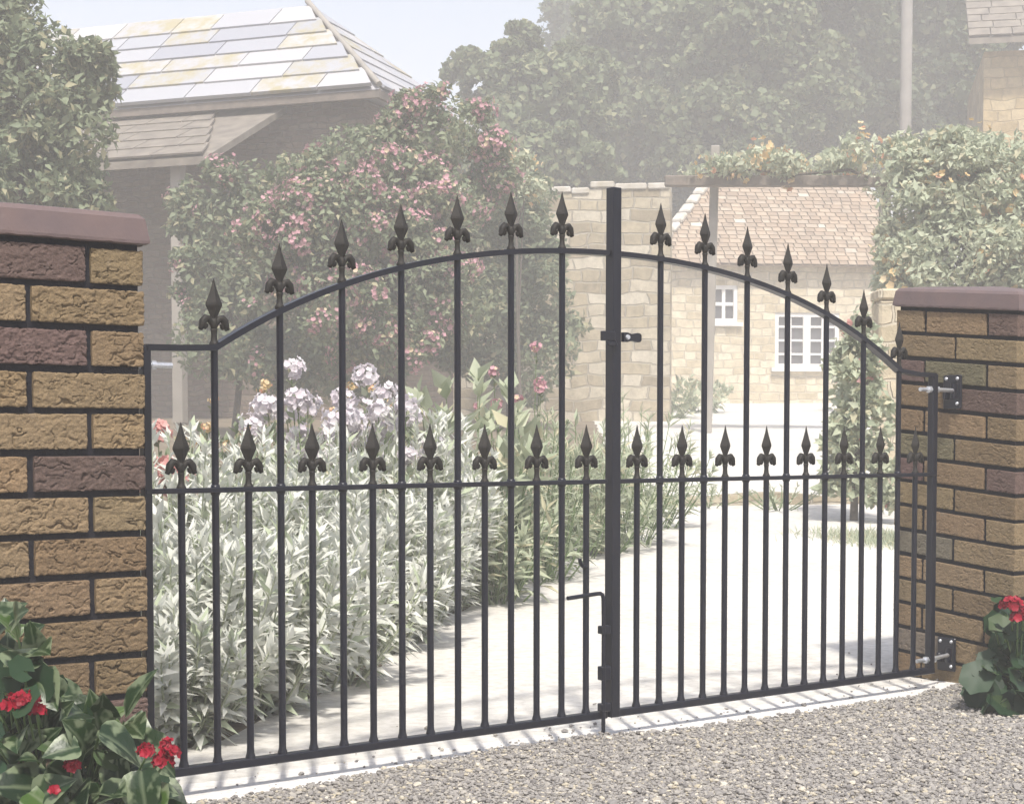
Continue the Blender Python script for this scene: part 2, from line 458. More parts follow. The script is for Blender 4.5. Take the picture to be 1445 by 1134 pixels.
n_.links.new(c, bs.inputs['Base Color']); bs.inputs['Roughness'].default_value = .85; bs.inputs['Specular IOR Level'].default_value = .2
M['pebble'] = mt
tag(gb.build('gravel', M['pebble']), 'loose grey and buff gravel in front of the gates', 'gravel', kind='stuff')

# ------------------------------------------------------------------ brick piers
TAN = (.226, .164, .097); TAN2 = (.196, .138, .080); PUR = (.130, .088, .076); GRN = (.165, .145, .088); GRY = (.18, .155, .12)
def crack(a, b, seed):
    """wire-cut creases: narrow wavy valleys running mostly sideways"""
    wx = a * 24 + .5 * noise(a * 60 + seed, b * 60, a * 0); wz = b * 100 + 1.0 * noise(a * 70, b * 40 + seed, a * 0 + 3)
    v = noise(wx, wz, a * 0 + seed * 3.7); v2 = noise(a * 60 + 40 + .6 * noise(a * 90, b * 90, a * 0 + seed), b * 60, a * 0 + seed * 1.3)
    mask = np.clip(noise(a * 38 + 70, b * 60 + seed, a * 0) * 2.4 + .9, 0, 1); m2 = np.clip(noise(a * 45 + 20, b * 45 + seed, a * 0 + 5) * 3 - .1, 0, 1)
    c1 = np.exp(-(v / .05) ** 2); c2 = np.exp(-(v2 / .05) ** 2)
    return -.0060 * c1 * mask - .0036 * c2 * m2 + .0010 * noise(a * 30, b * 80, a * 0 + seed)
def pier(name, label, x0, y0, H0, odd_front, cols_vis, vis, rough, shear, rows=16, W=.44):
    root = thing(name, label, 'brick pier', (x0 + W / 2, y0 + W / 2, 0))
    rr = RS(int(abs(x0) * 1000) + 5)
    bk = MB()
    def bend(V):
        V = V.copy(); V[:, 2] -= shear * (y0 + W - V[:, 1]) / W; return V
    def brick(xa, xb, ya, yb, za, zb, col, fine):
        c = np.array([(xa + xb) / 2, (ya + yb) / 2, (za + zb) / 2]); h = np.array([(xb - xa) / 2, (yb - ya) / 2, (zb - za) / 2])
        jit = rr.uniform(-.0012, .0012, 3); jit[2] *= .8
        col = np.array(col) * (1 + rr.uniform(-.1, .1)) * (1 + rr.uniform(-.03, .03, 3)); seed = rr.uniform(0, 100)
        rad = .0045
        for axn in range(3):
            for sg in (-1, 1):
                o = [q for q in range(3) if q != axn]
                isf = (axn, sg) in fine
                step = .0014 if isf else .03
                na, nb = [max(3, int(2 * h[q] / step)) for q in o]
                A, B = np.meshgrid(np.linspace(-1, 1, na + 1), np.linspace(-1, 1, nb + 1), indexing='ij')
                P = np.zeros((A.size, 3)); P[:, axn] = sg * h[axn]; P[:, o[0]] = A.ravel() * h[o[0]]; P[:, o[1]] = B.ravel() * h[o[1]]
                q = np.clip(P, -(h - rad), h - rad); d = nrm(P - q)
                P = q + d * rad
                if isf:
                    aa = P[:, o[0]] + c[o[0]]; bb = P[:, 2] + c[2]
                    edge = np.clip(np.minimum(h[o[0]] - abs(P[:, o[0]]), h[2] - abs(P[:, 2])) / .006, 0, 1)
                    dsp = rough * crack(aa, bb, seed) * (.35 + .65 * edge) + 0.0011 * fbm(aa * 150, bb * 210, aa * 0 + seed) * (.4 + .6 * rough) + (1 - edge) * .0012 * noise(aa * 160, bb * 160, aa * 0 + seed)
                    P = P + d * dsp[:, None]
                I = np.arange((na + 1) * (nb + 1)).reshape(na + 1, nb + 1)
                Fq = np.stack([I[:-1, :-1].ravel(), I[1:, :-1].ravel(), I[1:, 1:].ravel(), I[:-1, 1:].ravel()], 1)
                if (sg > 0) != (axn != 1): Fq = Fq[:, ::-1]
                bk.add(bend(P + c + jit), Fq, 0, col, isf)
    g = .010; st = .215; hd = .1025
    for k in range(rows):
        zb = H0 - .075 * k - .005; za = zb - .065
        odd = (k % 2 == 0)
        fine_all = {(q, s_) for q, s_ in vis}
        hsh_on_front = (odd == odd_front)   # header-stretcher-header seen on the front face
        cv = cols_vis[k] if k < len(cols_vis) else [TAN, TAN, TAN]
        if hsh_on_front:
            # side faces carry two stretchers (full depth), front/back middle stretchers between
            fr = cv if ('front' in rough_cols[name]) else [TAN, cv[-1], cv[-1]]
            for (xa, cidx) in ((x0, 0), (x0 + W - hd, 2)):
                for (ya, near) in ((y0, 1), (y0 + st + g, 0)):
                    if 'front' in rough_cols[name]: col = fr[cidx] if near else TAN
                    else: col = cv[1] if near else cv[0]
                    brick(xa, xa + hd, ya, ya + st, za, zb, col, fine_all)
            colm = fr[1]
            for ya in (y0, y0 + W - hd): brick(x0 + hd + g, x0 + hd + g + st, ya, ya + hd, za, zb, colm, fine_all)
        else:
            for (ya, near) in ((y0, 1), (y0 + W - hd, 0)):
                for (xa, cidx) in ((x0, 0), (x0 + st + g, 1)):
                    if 'front' in rough_cols[name]: col = cv[cidx]
                    else: col = cv[2] if near else cv[0]
                    brick(xa, xa + st, ya, ya + hd, za, zb, col, fine_all)
            colm = cv[1] if 'front' not in rough_cols[name] else TAN
            for xa in (x0, x0 + W - hd): brick(xa, xa + hd, y0 + hd + g, y0 + hd + g + st, za, zb, colm, fine_all)
    bk.build('brickwork', M['brick'], root)
    co = MB(); i_ = .009
    V = np.array([[x, y, z] for x in (x0 + i_, x0 + W - i_) for y in (y0 + i_, y0 + W - i_) for z in (H0 - .075 * rows - .05, H0 + .0045)])
    co.add(bend(V), [(0, 1, 3, 2), (4, 6, 7, 5), (0, 4, 5, 1), (2, 3, 7, 6), (0, 2, 6, 4), (1, 5, 7, 3)])
    co.build('mortar_joints', M['mortar'], root)
    # coping: slightly proud, sides leaning in, weathered top, chipped lower arris
    cp = MB(); nseg = 60; ov = .008
    rings = [(ov - .004, .005), (ov, .0065), (ov + .0005, .012), (ov - .006, .052), (ov - .014, .0605), (ov - .06, .068), (-W / 2 + .002, .082)]
    Vr = []
    for ovv, z in rings:
        ring = []
        cor = [(x0 - ovv, y0 - ovv), (x0 + W + ovv, y0 - ovv), (x0 + W + ovv, y0 + W + ovv), (x0 - ovv, y0 + W + ovv)]
        for i in range(4):
            a, b = np.array(cor[i]), np.array(cor[(i + 1) % 4])
            for t in np.arange(nseg) / nseg: ring.append([*(a + (b - a) * t), H0 + z])
        Vr.append(ring)
    Vr = np.array(Vr); nr = 4 * nseg
    ch = .0016 * noise(Vr[..., 0] * 120, Vr[..., 1] * 120, Vr[..., 2] * 0); Vr[0, :, 2] += np.clip(ch[0], -.001, .0016); Vr[1, :, 2] += np.clip(ch[1], 0, .002) 
    Vr[2, :, :2] += (.0006 * noise(Vr[2, :, 0] * 60, Vr[2, :, 1] * 60, Vr[2, :, 0] * 0))[:, None]
    Fq = [(i * nr + j, i * nr + (j + 1) % nr, (i + 1) * nr + (j + 1) % nr, (i + 1) * nr + j) for i in range(len(rings) - 1) for j in range(nr)]
    Fq += [tuple(range(nr))[::-1], tuple((len(rings) - 1) * nr + j for j in range(nr))]
    cp.add(bend(Vr.reshape(-1, 3)), Fq)
    cp.build('coping', M['coping'], root)
    return root
rough_cols = {'brick_pier': 'front', 'brick_gatepost': 'side'}
t, p_, g_, y_ = TAN, PUR, GRN, GRY
# left pier: front face, from left to right
LC = [[t, p_, t], [t, t], [t, p_, t], [t, t], [t, t, t], [t, p_], [t, t, t], [t, TAN2], [t, t, t], [TAN2, TAN2], [t, TAN2, TAN2], [t, p_], [p_, t, p_], [t, t], [t, p_, t], [p_, p_]]
XL = -.1025
pier('brick_pier', 'larger left brick pier of tan and purple crackled bricks behind the red flowered foliage', XL - .44, -.2186, 1.125 - G, True, LC, {(1, -1)}, 1.0, 0.0)
# right pier: gateway face, [far, middle, near]
RC = [[t, t, p_], [t, 0, t], [p_, g_, t], [TAN2, 0, p_], [t, t, TAN2], [g_, 0, TAN2], [p_, t, p_], [t, 0, TAN2], [t, t, t], [y_, 0, t], [t, t, t], [t, 0, TAN2], [t, t, TAN2], [y_, 0, t], [TAN2, TAN2, t], [p_, 0, p_]]
RC2 = []
for k, c3 in enumerate(RC):
    if k % 2 == 0: RC2.append([c3[0], c3[1], c3[2]])
    else: RC2.append([c3[0], c3[2], c3[2]])
XR = 2.6199
# on the gateway face row 1 is header-stretcher-header, so its front face is the two-stretcher one
pier('brick_gatepost', 'right brick pier with the black hinge plates bolted to its inner face', XR, .2687 - .44, 1.1727 - G, False, RC2, {(0, -1), (1, -1)}, .4, 0.0405)

# ------------------------------------------------------------------ gates
PX = .0765; GAP = .0112
def bx_(i): return PX * i + (GAP if i > 16 else 0)
ZB = .0986 - G; ZM = .6692 - G; ZT = .9575 - G
_ax = np.array([.1544, .3035, .4584, .6104, .7644, .9181, 1.0688, 1.2268, 1.388, 1.5398, 1.7013, 1.8543, 2.0028, 2.1553, 2.3114])
_az = np.array([.9605, 1.0420, 1.1020, 1.1500, 1.1830, 1.2061, 1.2170, 1.2215, 1.2168, 1.2060, 1.1830, 1.1510, 1.1060, 1.0430, .9618]) - G
def arch_z(x):
    # smooth through the points with a quintic fit
    return np.polyval(_pf, x - 1.23)
_pf = np.polyfit(_ax - 1.23, _az, 4)
SHORT_TIP = .808 - G

def finial_mesh():
    b = MB()
    # socket and collar
    b.lathe((0, 0, 0), [(.0085, -.004), (.0098, .0), (.0102, .004), (.0088, .007), (.0068, .011), (.0058, .022), (.0066, .030), (.0078, .034)], 12)
    b.lathe((0, 0, 0), [(.0062, .033), (.0085, .040), (.0088, .048), (.0070, .055)], 10, sy=.8)
    # spear: four ridged faces
    b.lathe((0, 0, 0), [(.0066, .054), (.0072, .058), (.0190, .082), (.0182, .087), (.0110, .104), (.0055, .119), (.0022, .131), (.0004, .1365)], 4, sx=1.0, sy=.55, smooth=False)
    for sg in (-1, 1):
        P = [(sg * x, 0, z) for x, z in ((.004, .042), (.011, .0545), (.0185, .0560), (.0245, .0490), (.0268, .0400), (.0305, .0345), (.0345, .0352))]
        b.tube(P, [.0050, .0070, .0082, .0084, .0076, .0058, .0028], 7)
        b.tube([(sg * .0175, 0, .044), (sg * .019, 0, .0375), (sg * .0215, 0, .0335)], [.0045, .0050, .0030], 7)
    return b
def make_bar(parent, i, ztop, fin_me, node_z):
    b = MB(); x = bx_(i)
    zz_ = [ZB + .006, ZB + .012, ZB + .02, ZB + .03, ztop]
    b.tube([(x, 0, z) for z in zz_], [.0112, .0106, .0082, .0077, .0077], 14)
    for nz in node_z:
        b.lathe((x, 0, nz), [(.0082, -.011), (.0100, -.007), (.0112, 0), (.0100, .007), (.0082, .011)], 14)
    o = b.build('upright_bar', M['iron'], parent)
    if fin_me is not None:
        f = bpy.data.objects.new('spear_finial', fin_me); COL.objects.link(f)
        f.parent = o
        f.location = (x, 0, ztop)
        f.matrix_parent_inverse = Matrix.Identity(4)
    return o

def make_leaf(name, label, i0, i1, side):
    xh = bx_(i0 if side < 0 else i1)
    root = thing(name, label, 'gate', (xh, 0, 0), 'pair of arched iron gates')
    return root
fb = finial_mesh(); tmp = fb.build('spear_finial', M['cast']); FIN = tmp.data; bpy.data.objects.remove(tmp)
leafs = {}
for side, i0, i1, lab in ((-1, 0, 16, 'left black iron gate with the tall central post, spear topped bars and drop bolt'), (1, 16, 32, 'right black iron gate hung on the chrome hinge bolts of the right pier')):
    root = make_leaf('iron_gate', lab, i0, i1, side); leafs[side] = root
    xa, xb = (0, PX * 16) if side < 0 else (PX * 16 + GAP + .014, bx_(32))
    xh, xc = (xa, xb) if side < 0 else (xb, xa)
    # hinge stile
    b = MB(); b.bbox((xh, 0, (ZB + ZT) / 2 - .004), (.0105 if side > 0 else .009, .011, (ZT - ZB) / 2 + .005), .002); b.build('hinge_stile', M['iron'], root)
    if side > 0:
        b = MB(); b.bbox((PX * 16 + GAP + .002, .020, (ZB + 1.19) / 2), (.008, .006, (1.19 - ZB) / 2), .0015); b.build('closing_stile', M['iron'], root)
    b = MB()
    if side < 0: a0, a1 = -.009, xb - .0145
    else: a0, a1 = PX * 16 + .0205, xh + .0105
    b.bbox(((a0 + a1) / 2, 0, ZB), ((a1 - a0) / 2, .0118, .0090), .002); b.build('bottom_rail', M['iron'], root)
    b = MB(); b.bbox(((a0 + a1) / 2, -.0015, ZM), ((a1 - a0) / 2 - .003, .0105, .0052), .0015); b.build('middle_rail', M['iron'], root)
    # arched top rail, flat bar swept, with a level length by the hinge
    xs = np.linspace(PX * 2 if side < 0 else PX * 16 + .0205, xb - .0145 if side < 0 else bx_(30), 40)
    pts = np.stack([xs, arch_z(xs)], 1)
    stub = np.array([[xh, ZT - .002], [xh + (pts[0][0] - xh) * .5, ZT - .001]]) if side < 0 else np.array([[bx_(31), ZT - .001], [xh, ZT - .002]])
    pts = np.concatenate([stub, pts]) if side < 0 else np.concatenate([pts, stub])
    Tn = np.gradient(pts, axis=0); Tn /= np.linalg.norm(Tn, axis=1, keepdims=True); Nn = np.stack([-Tn[:, 1], Tn[:, 0]], 1)
    V = []
    for (px, pz), (nx, nz) in zip(pts, Nn):
        for a, yy in ((-1, -.0125), (-1, .0125), (1, .0125), (1, -.0125)):
            V.append((px + nx * a * .0062, yy, pz + nz * a * .0062))
    Fq = [(i * 4 + j, i * 4 + (j + 1) % 4, (i + 1) * 4 + (j + 1) % 4, (i + 1) * 4 + j) for i in range(len(pts) - 1) for j in range(4)] + [(3, 2, 1, 0), tuple(4 * (len(pts) - 1) + j for j in range(4))]
    b = MB().add(np.array(V), Fq); b.build('arched_rail', M['iron'], root)
    rng = range(1, 16) if side < 0 else range(17, 32)
    for i in rng:
        tall = i % 2 == 0
        z = float(arch_z(bx_(i))) + .004 if tall else SHORT_TIP - .1365
        o = make_bar(root, i, z, FIN, [ZM] if tall else [])
# left leaf: tall closing post, latch, drop bolt
root = leafs[-1]; XP = PX * 16 + .006
b = MB(); b.bbox((XP, -.004, (ZB - .008 + 1.343) / 2), (.0138, .0138, (1.343 - ZB + .008) / 2), .0018); b.build('closing_post', M['iron'], root)
b = MB(); b.bbox((XP - .034, -.022, .984), (.0195, .006, .0115), .0015); b.bbox((XP - .026, -.024, .966), (.0125, .005, .0065), .003); b.tube([(XP - .016, -.024, .973), (XP - .010, -.024, .962)], .005, 8)
b.build('latch_keep', M['iron'], root)
sc_ = MB()
prof = [(.0, .0115), (.012, .0118), (.024, .0085), (.036, .0095), (.046, .0115), (.054, .0105), (.058, .006)]
V = []
for x, hz in prof:
    for a, yy in ((-1, -.024), (1, -.024), (1, -.014), (-1, -.014)): V.append((XP + .016 + x, yy, .983 + a * hz))
n_p = len(prof)
lv = MB().add(np.array(V), [(i * 4 + j, i * 4 + (j + 1) % 4, (i + 1) * 4 + (j + 1) % 4, (i + 1) * 4 + j) for i in range(n_p - 1) for j in range(4)] + [(3, 2, 1, 0), tuple(4 * (n_p - 1) + j for j in range(4))])
lever = lv.build('latch_lever', M['iron'], root)
hb = MB(); a = np.arange(12) / 12 * 2 * math.pi
V = np.concatenate([np.stack([XP + .028 + .0066 * np.cos(a), np.full(12, -.0245), .983 + .0066 * np.sin(a)], 1), np.stack([XP + .028 + .0052 * np.cos(a), np.full(12, -.0285), .983 + .0052 * np.sin(a)], 1)])
hb.add(V, [(j, (j + 1) % 12, 12 + (j + 1) % 12, 12 + j) for j in range(12)] + [tuple(range(12, 24))])
bo = hb.build('screw_head', M['steel'], lever)
# drop bolt
XB = 1.1875; YB = -.018
pts = [(PX * 14 + .004, YB, .356), (XB - .022, YB, .3615), (XB - .010, YB, .3615), (XB - .003, YB, .358), (XB, YB, .349), (XB + .001, YB, .30), (XB + .001, YB, .02), (XB + .001, YB, .012)]
b = MB(); b.tube(pts, .0052, 10); b.lathe((XB + .001, YB, .012), [(.0085, -.006), (.0085, .0), (.006, .004)], 10); b.build('drop_bolt', M['iron'], root)
for z in (.272, .166, .082):
    b = MB(); b.bbox((XB + .008, YB + .005, z), (.0150, .0095, .010 if z != .166 else .017), .002); b.build('bolt_guide', M['iron'], root)
b = MB(); x = bx_(15)
b.tube([(x - .004, -.004, .428), (x - .012, -.004, .427), (x - .018, -.004, .432), (x - .022, -.004, .441), (x - .0235, -.004, .448)], [.004, .0045, .005, .005, .0045], 8); b.build('catch_hook', M['iron'], root)

# hinges
def hinge(label, xs_, xf, sgn, z, yw):
    root = thing('gate_hinge', label, 'hinge', (xf, 0, z), 'gate hinges')
    b = MB()
    xw = xf - sgn * .0055
    b.bbox((xw, yw, z - .003), (.004, .033, .050), .003); b.bbox((xf - sgn * .020, yw + .012, z - .012), (.0125, .006, .014), .003)
    pl = b.build('hinge_plate', M['iron'], root)
    for dy, dz in ((-.020, .036), (.020, .036), (-.020, -.038)):
        b = MB(); b.tube([(xw - sgn * .0035, yw + dy, z + dz), (xw - sgn * .0065, yw + dy, z + dz), (xw - sgn * .0085, yw + dy, z + dz)], [.0055, .0052, .003], 10)
        b.build('screw', M['steel'], root)
    b = MB(); b.tube([(xf - sgn * .036, yw * .5, z), (xs_ + sgn * .03, yw * .12, z), (xs_ - sgn * .058, 0, z)], .0060, 12); 
    b.build('hinge_bolt', M['steel'], root)
    for x in (xs_ + sgn * .017, xs_ - sgn * .017):
        b = MB(); b.tube([(x - .005, 0, z), (x + .005, 0, z)], .0105, 6); b.build('nut', M['steel'], root)
    b = MB(); b.tube([(xf - sgn * .034, yw * .5, z - .022), (xf - sgn * .034, yw * .5, z + .022)], .0092, 12); b.build('hinge_eye', M['iron'], root)
hinge('upper hinge of the right gate with black plate on the right brick pier', bx_(32), XR, 1, .877, .050)
hinge('lower hinge of the right gate, near the ground on the right brick pier', bx_(32), XR, 1, .093, .060)
hinge('upper hinge bolt of the left gate poking past its stile by the left pier', 0, XL, -1, .884, .0)
hinge('lower hinge of the left gate behind the foliage by the left pier', 0, XL, -1, .105, .0)
#PART2
T_WIDE = small(.16, .06, .2)
# ------------------------------------------------------------------ foreground plants
def inpoly(x, y, P):
    c = np.zeros(len(x), bool); n = len(P)
    for i in range(n):
        x1, y1 = P[i]; x2, y2 = P[(i + 1) % n]
        k = ((y1 > y) != (y2 > y)) & (x < (x2 - x1) * (y - y1) / (y2 - y1 + 1e-9) + x1); c ^= k
    return c
def sample_poly(r, P, n):
    P = np.array(P, float); lo_, hi = P.min(0), P.max(0); out_ = np.zeros((0, 2))
    while len(out_) < n:
        q = r.uniform(lo_, hi, (n * 2, 2)); out_ = np.concatenate([out_, q[inpoly(q[:, 0], q[:, 1], P)]])
    return out_[:n]
def at_many(uvp, D):
    return CAM + D[:, None] * (dv + (uvp[:, :1] - CX0) / F * rv - (uvp[:, 1:2] - CY0) / F * uv)
M['ivy'] = leaf_mat('ivy_leaf', (.005, .017, .005), (.020, .050, .010), (.055, .105, .02), .18, .36, .45, varieg=(.17, .21, .12))
M['geran'] = leaf_mat('geranium_leaf', (.010, .028, .012), (.028, .064, .026), (.05, .085, .028), .18, .5, .35)
M['red'] = leaf_mat('red_petal', (.20, .003, .014), (.38, .008, .030), None, .2, .5, .3)
M['stone'] = plain('brown_stone', (.2, .16, .11), .85, c2=(.11, .09, .065), scale=25, bmp=.6, bscale=40, bdist=.01)

def petioles(b, pos, root, r, rad, mat, col=(.4, .5, .5), every=1):
    for p in pos[::every]:
        q = root + r.normal(0, .03, 3) * np.array([1, 1, 0]); mid = (p + q) / 2 + np.array([*(r.normal(0, .02, 2)), .03])
        mid2 = p * .85 + q * .15 + np.array([0, 0, .012])
        t = np.linspace(0, 1, 7)[:, None]
        c = (1 - t) ** 3 * q + 3 * (1 - t) ** 2 * t * mid + 3 * (1 - t) * t * t * mid2 + t ** 3 * p
        b.tube(c, np.linspace(rad * 1.3, rad * .8, 7), 5, mat, col, cap=False)
def leafy(name, label, cat, root, groups, stem_mat, stem_rad=.0022, every=1, seed=1, extra=()):
    """groups: (poly, n, D0, D1, size range, template, material, face) - leaves filling a plant's volume"""
    r = RS(seed); th = thing(name, label, cat, root); sb = MB(); parts = {}
    for poly, n, D0, D1, s0, s1, (T, Fc, E_), mname, jit in groups:
        P = sample_poly(r, poly, n); D = r.uniform(D0, D1, n); pos = at_many(P, D)
        out_ = nrm(pos - root - np.array([0, 0, .15])); 
        dr = nrm(out_ * .7 + rand_unit(r, n) * .7 + np.array([0, 0, -.15]))
        up = nrm(np.array([0, 0, .75]) - hv * .7 + rand_unit(r, n) * jit)
        sc = r.uniform(s0, s1, n) * (1 + .12 * r.normal(size=n))
        b = parts.setdefault(mname, MB())
        b.leaves(T, Fc, pos, dr, up, np.stack([sc, sc * r.uniform(.85, 1.1, n), sc], 1), 0, tint(r, n), E_)
        petioles(sb, pos - dr * sc[:, None] * .1, np.array(root), r, stem_rad, 0, every=every)
    for k, (mname, b) in enumerate(parts.items()): b.build('foliage', M[mname], th)
    sb.build('stems', M[stem_mat], th)
    return th
T_RG = (*T_ROUND, np.zeros(len(T_ROUND[0])))
def bloom(th, c, rad, n, r, mat, sz):
    b = MB(); U = rand_unit(r, n); U[:, 2] = abs(U[:, 2]) * .9 + U[:, 2] * .1
    pos = c + U * rad * r.uniform(.55, 1.0, n)[:, None]; T, Fc = T_FLOW
    b.leaves(T, Fc, pos, np.cross(U, rand_unit(r, n)), U, r.uniform(.8, 1.2, n) * sz, 0, tint(r, n))
    b.build('bloom', M[mat], th)
rootL = np.array([-.36, -.44, 0.0])
ivy_poly = [(-60, 900), (-10, 885), (20, 868), (42, 895), (60, 940), (100, 970), (112, 1000), (168, 1012), (188, 1045), (215, 1085), (228, 1130), (240, 1260), (-60, 1260)]
ivy = leafy('variegated_ivy', 'variegated green leafed climber at the foot of the left pier', 'plant', rootL,
      [(ivy_poly, 300, 2.52, 2.88, .034, .072, T_HEART, 'ivy', .45),
       ([(140, 1020), (205, 1085), (232, 1250), (60, 1250), (40, 1090)], 70, 2.45, 2.62, .045, .085, T_HEART, 'ivy', .4),
       ([(165, 1000), (195, 1005), (195, 1030), (165, 1030)], 3, 2.6, 2.7, .08, .1, T_OVATE, 'ivy', .3)], 'stem', .0022, 1, 5)
ger = leafy('red_geranium', 'red flowering geranium mixed in the foliage before the left pier', 'plant', rootL + [-.03, -.02, 0],
      [([(-60, 940), (60, 930), (130, 1010), (170, 1090), (200, 1250), (-60, 1250)], 90, 2.5, 2.8, .035, .06, T_RG, 'geran', .5),
       ([(140, 1070), (222, 1095), (230, 1200), (140, 1200)], 25, 2.55, 2.75, .03, .055, T_RG, 'geran', .5)], 'stem', .002, 1, 6)
r = RS(9)
for (u, v, D, rad, n) in ((18, 996, 2.52, .017, 26), (38, 990, 2.52, .019, 34), (52, 1004, 2.51, .012, 16), (207, 1062, 2.46, .013, 16), (230, 1075, 2.46, .014, 20), (240, 1062, 2.46, .013, 16), (236, 1052, 2.47, .009, 9), (101, 1081, 2.46, .011, 14), (76, 1116, 2.46, .006, 6)):
    c = at(u, v, D); bloom(ger, c, rad, n, r, 'red', .016)
    b = MB(); q = rootL * .5 + c * .5 + [0, 0, -.02]; b.tube([rootL + [0, 0, .02], q, c - [0, 0, .005]], [.003, .0022, .0018], 6); b.build('flower_stalk', M['stem'], ger)
# brown stone among the leaves
b = MB(); aa, bb = np.meshgrid(np.linspace(0, 2 * math.pi, 33)[:-1], np.linspace(0, math.pi, 18)); c = at(22, 1085, 2.66)
dirs = np.stack([np.cos(aa) * np.sin(bb), np.sin(aa) * np.sin(bb), np.cos(bb)], -1).reshape(-1, 3)
rr_ = 1 + .16 * fbm(dirs[:, 0] * 2 + 3, dirs[:, 1] * 2, dirs[:, 2] * 2)
hgt = float(c[2])
V = dirs * rr_[:, None] * np.array([.075, .07, .06 ]) + c
V[:, 2] = np.where(V[:, 2] < c[2], (V[:, 2] - c[2]) * (hgt / .06) + c[2], V[:, 2])
Fq = [(i * 32 + j, i * 32 + (j + 1) % 32, (i + 1) * 32 + (j + 1) % 32, (i + 1) * 32 + j) for i in range(17) for j in range(32)]
b.add(V, Fq, smooth=True); tag(b.build('garden_stone', M['stone']), 'rounded brown upright stone among the leaves at the far left', 'stone')

rootR = ground_at(1438, 4.62); 
gr2 = leafy('red_geranium', 'round leaved geranium with a red bloom at the right pier', 'plant', rootR,
      [([(1405, 850), (1500, 845), (1500, 1000), (1420, 1010), (1368, 1000), (1366, 975), (1388, 935), (1408, 905), (1400, 870)], 190, 4.45, 4.8, .05, .078, T_RG, 'geran', .45),
       ([(1368, 955), (1450, 930), (1480, 1010), (1372, 1004)], 26, 4.32, 4.5, .06, .085, T_RG, 'geran', .35)], 'stem', .003, 1, 21)
r = RS(19)
for (u, v, D, rad, n) in ((1427, 856, 4.42, .030, 46), (1444, 866, 4.42, .022, 26), (1436, 872, 4.40, .016, 14)):
    c = at(u, v, D); bloom(gr2, c, rad, n, r, 'red', .024)
    b = MB(); b.tube([rootR, rootR * .4 + c * .6 + [0, 0, -.02], c - [0, 0, .005]], [.004, .003, .0025], 6); b.build('flower_stalk', M['stem'], gr2)

# ------------------------------------------------------------------ flower bed plants
M['silver'] = leaf_mat('silver_leaf', (.60, .62, .55), (.80, .80, .74), (.50, .56, .40), .3, .7, .2)  # silver and olive leaves paled: part of the haze sits in their colour
M['sage'] = leaf_mat('sage_leaf', (.36, .41, .28), (.54, .57, .42), (.56, .53, .36), .3, .6, .3)
M['olive'] = leaf_mat('olive_leaf', (.15, .19, .11), (.27, .31, .19), (.38, .36, .22), .3, .6, .3)
M['dark'] = leaf_mat('dark_leaf', (.08, .105, .06), (.15, .18, .10), (.2, .22, .12), .25, .6, .3)
M['tree'] = leaf_mat('tree_leaf', (.11, .145, .07), (.21, .25, .13), (.29, .30, .16), .3, .6, .3)
M['tree2'] = leaf_mat('tree_leaf_dark', (.075, .105, .055), (.15, .19, .095), (.22, .24, .12), .3, .6, .3)
M['pink'] = leaf_mat('pink_petal', (.50, .26, .30), (.68, .42, .46), (.70, .56, .40), .3, .7, .2)
M['pale'] = leaf_mat('pale_petal', (.70, .63, .67), (.84, .82, .83), None, .3, .7, .2)
M['coral'] = leaf_mat('coral_petal', (.62, .27, .25), (.72, .42, .38), None, .3, .7, .2)
M['buff'] = leaf_mat('buff_petal', (.68, .48, .22), (.80, .66, .44), (.8, .45, .3), .3, .7, .2)

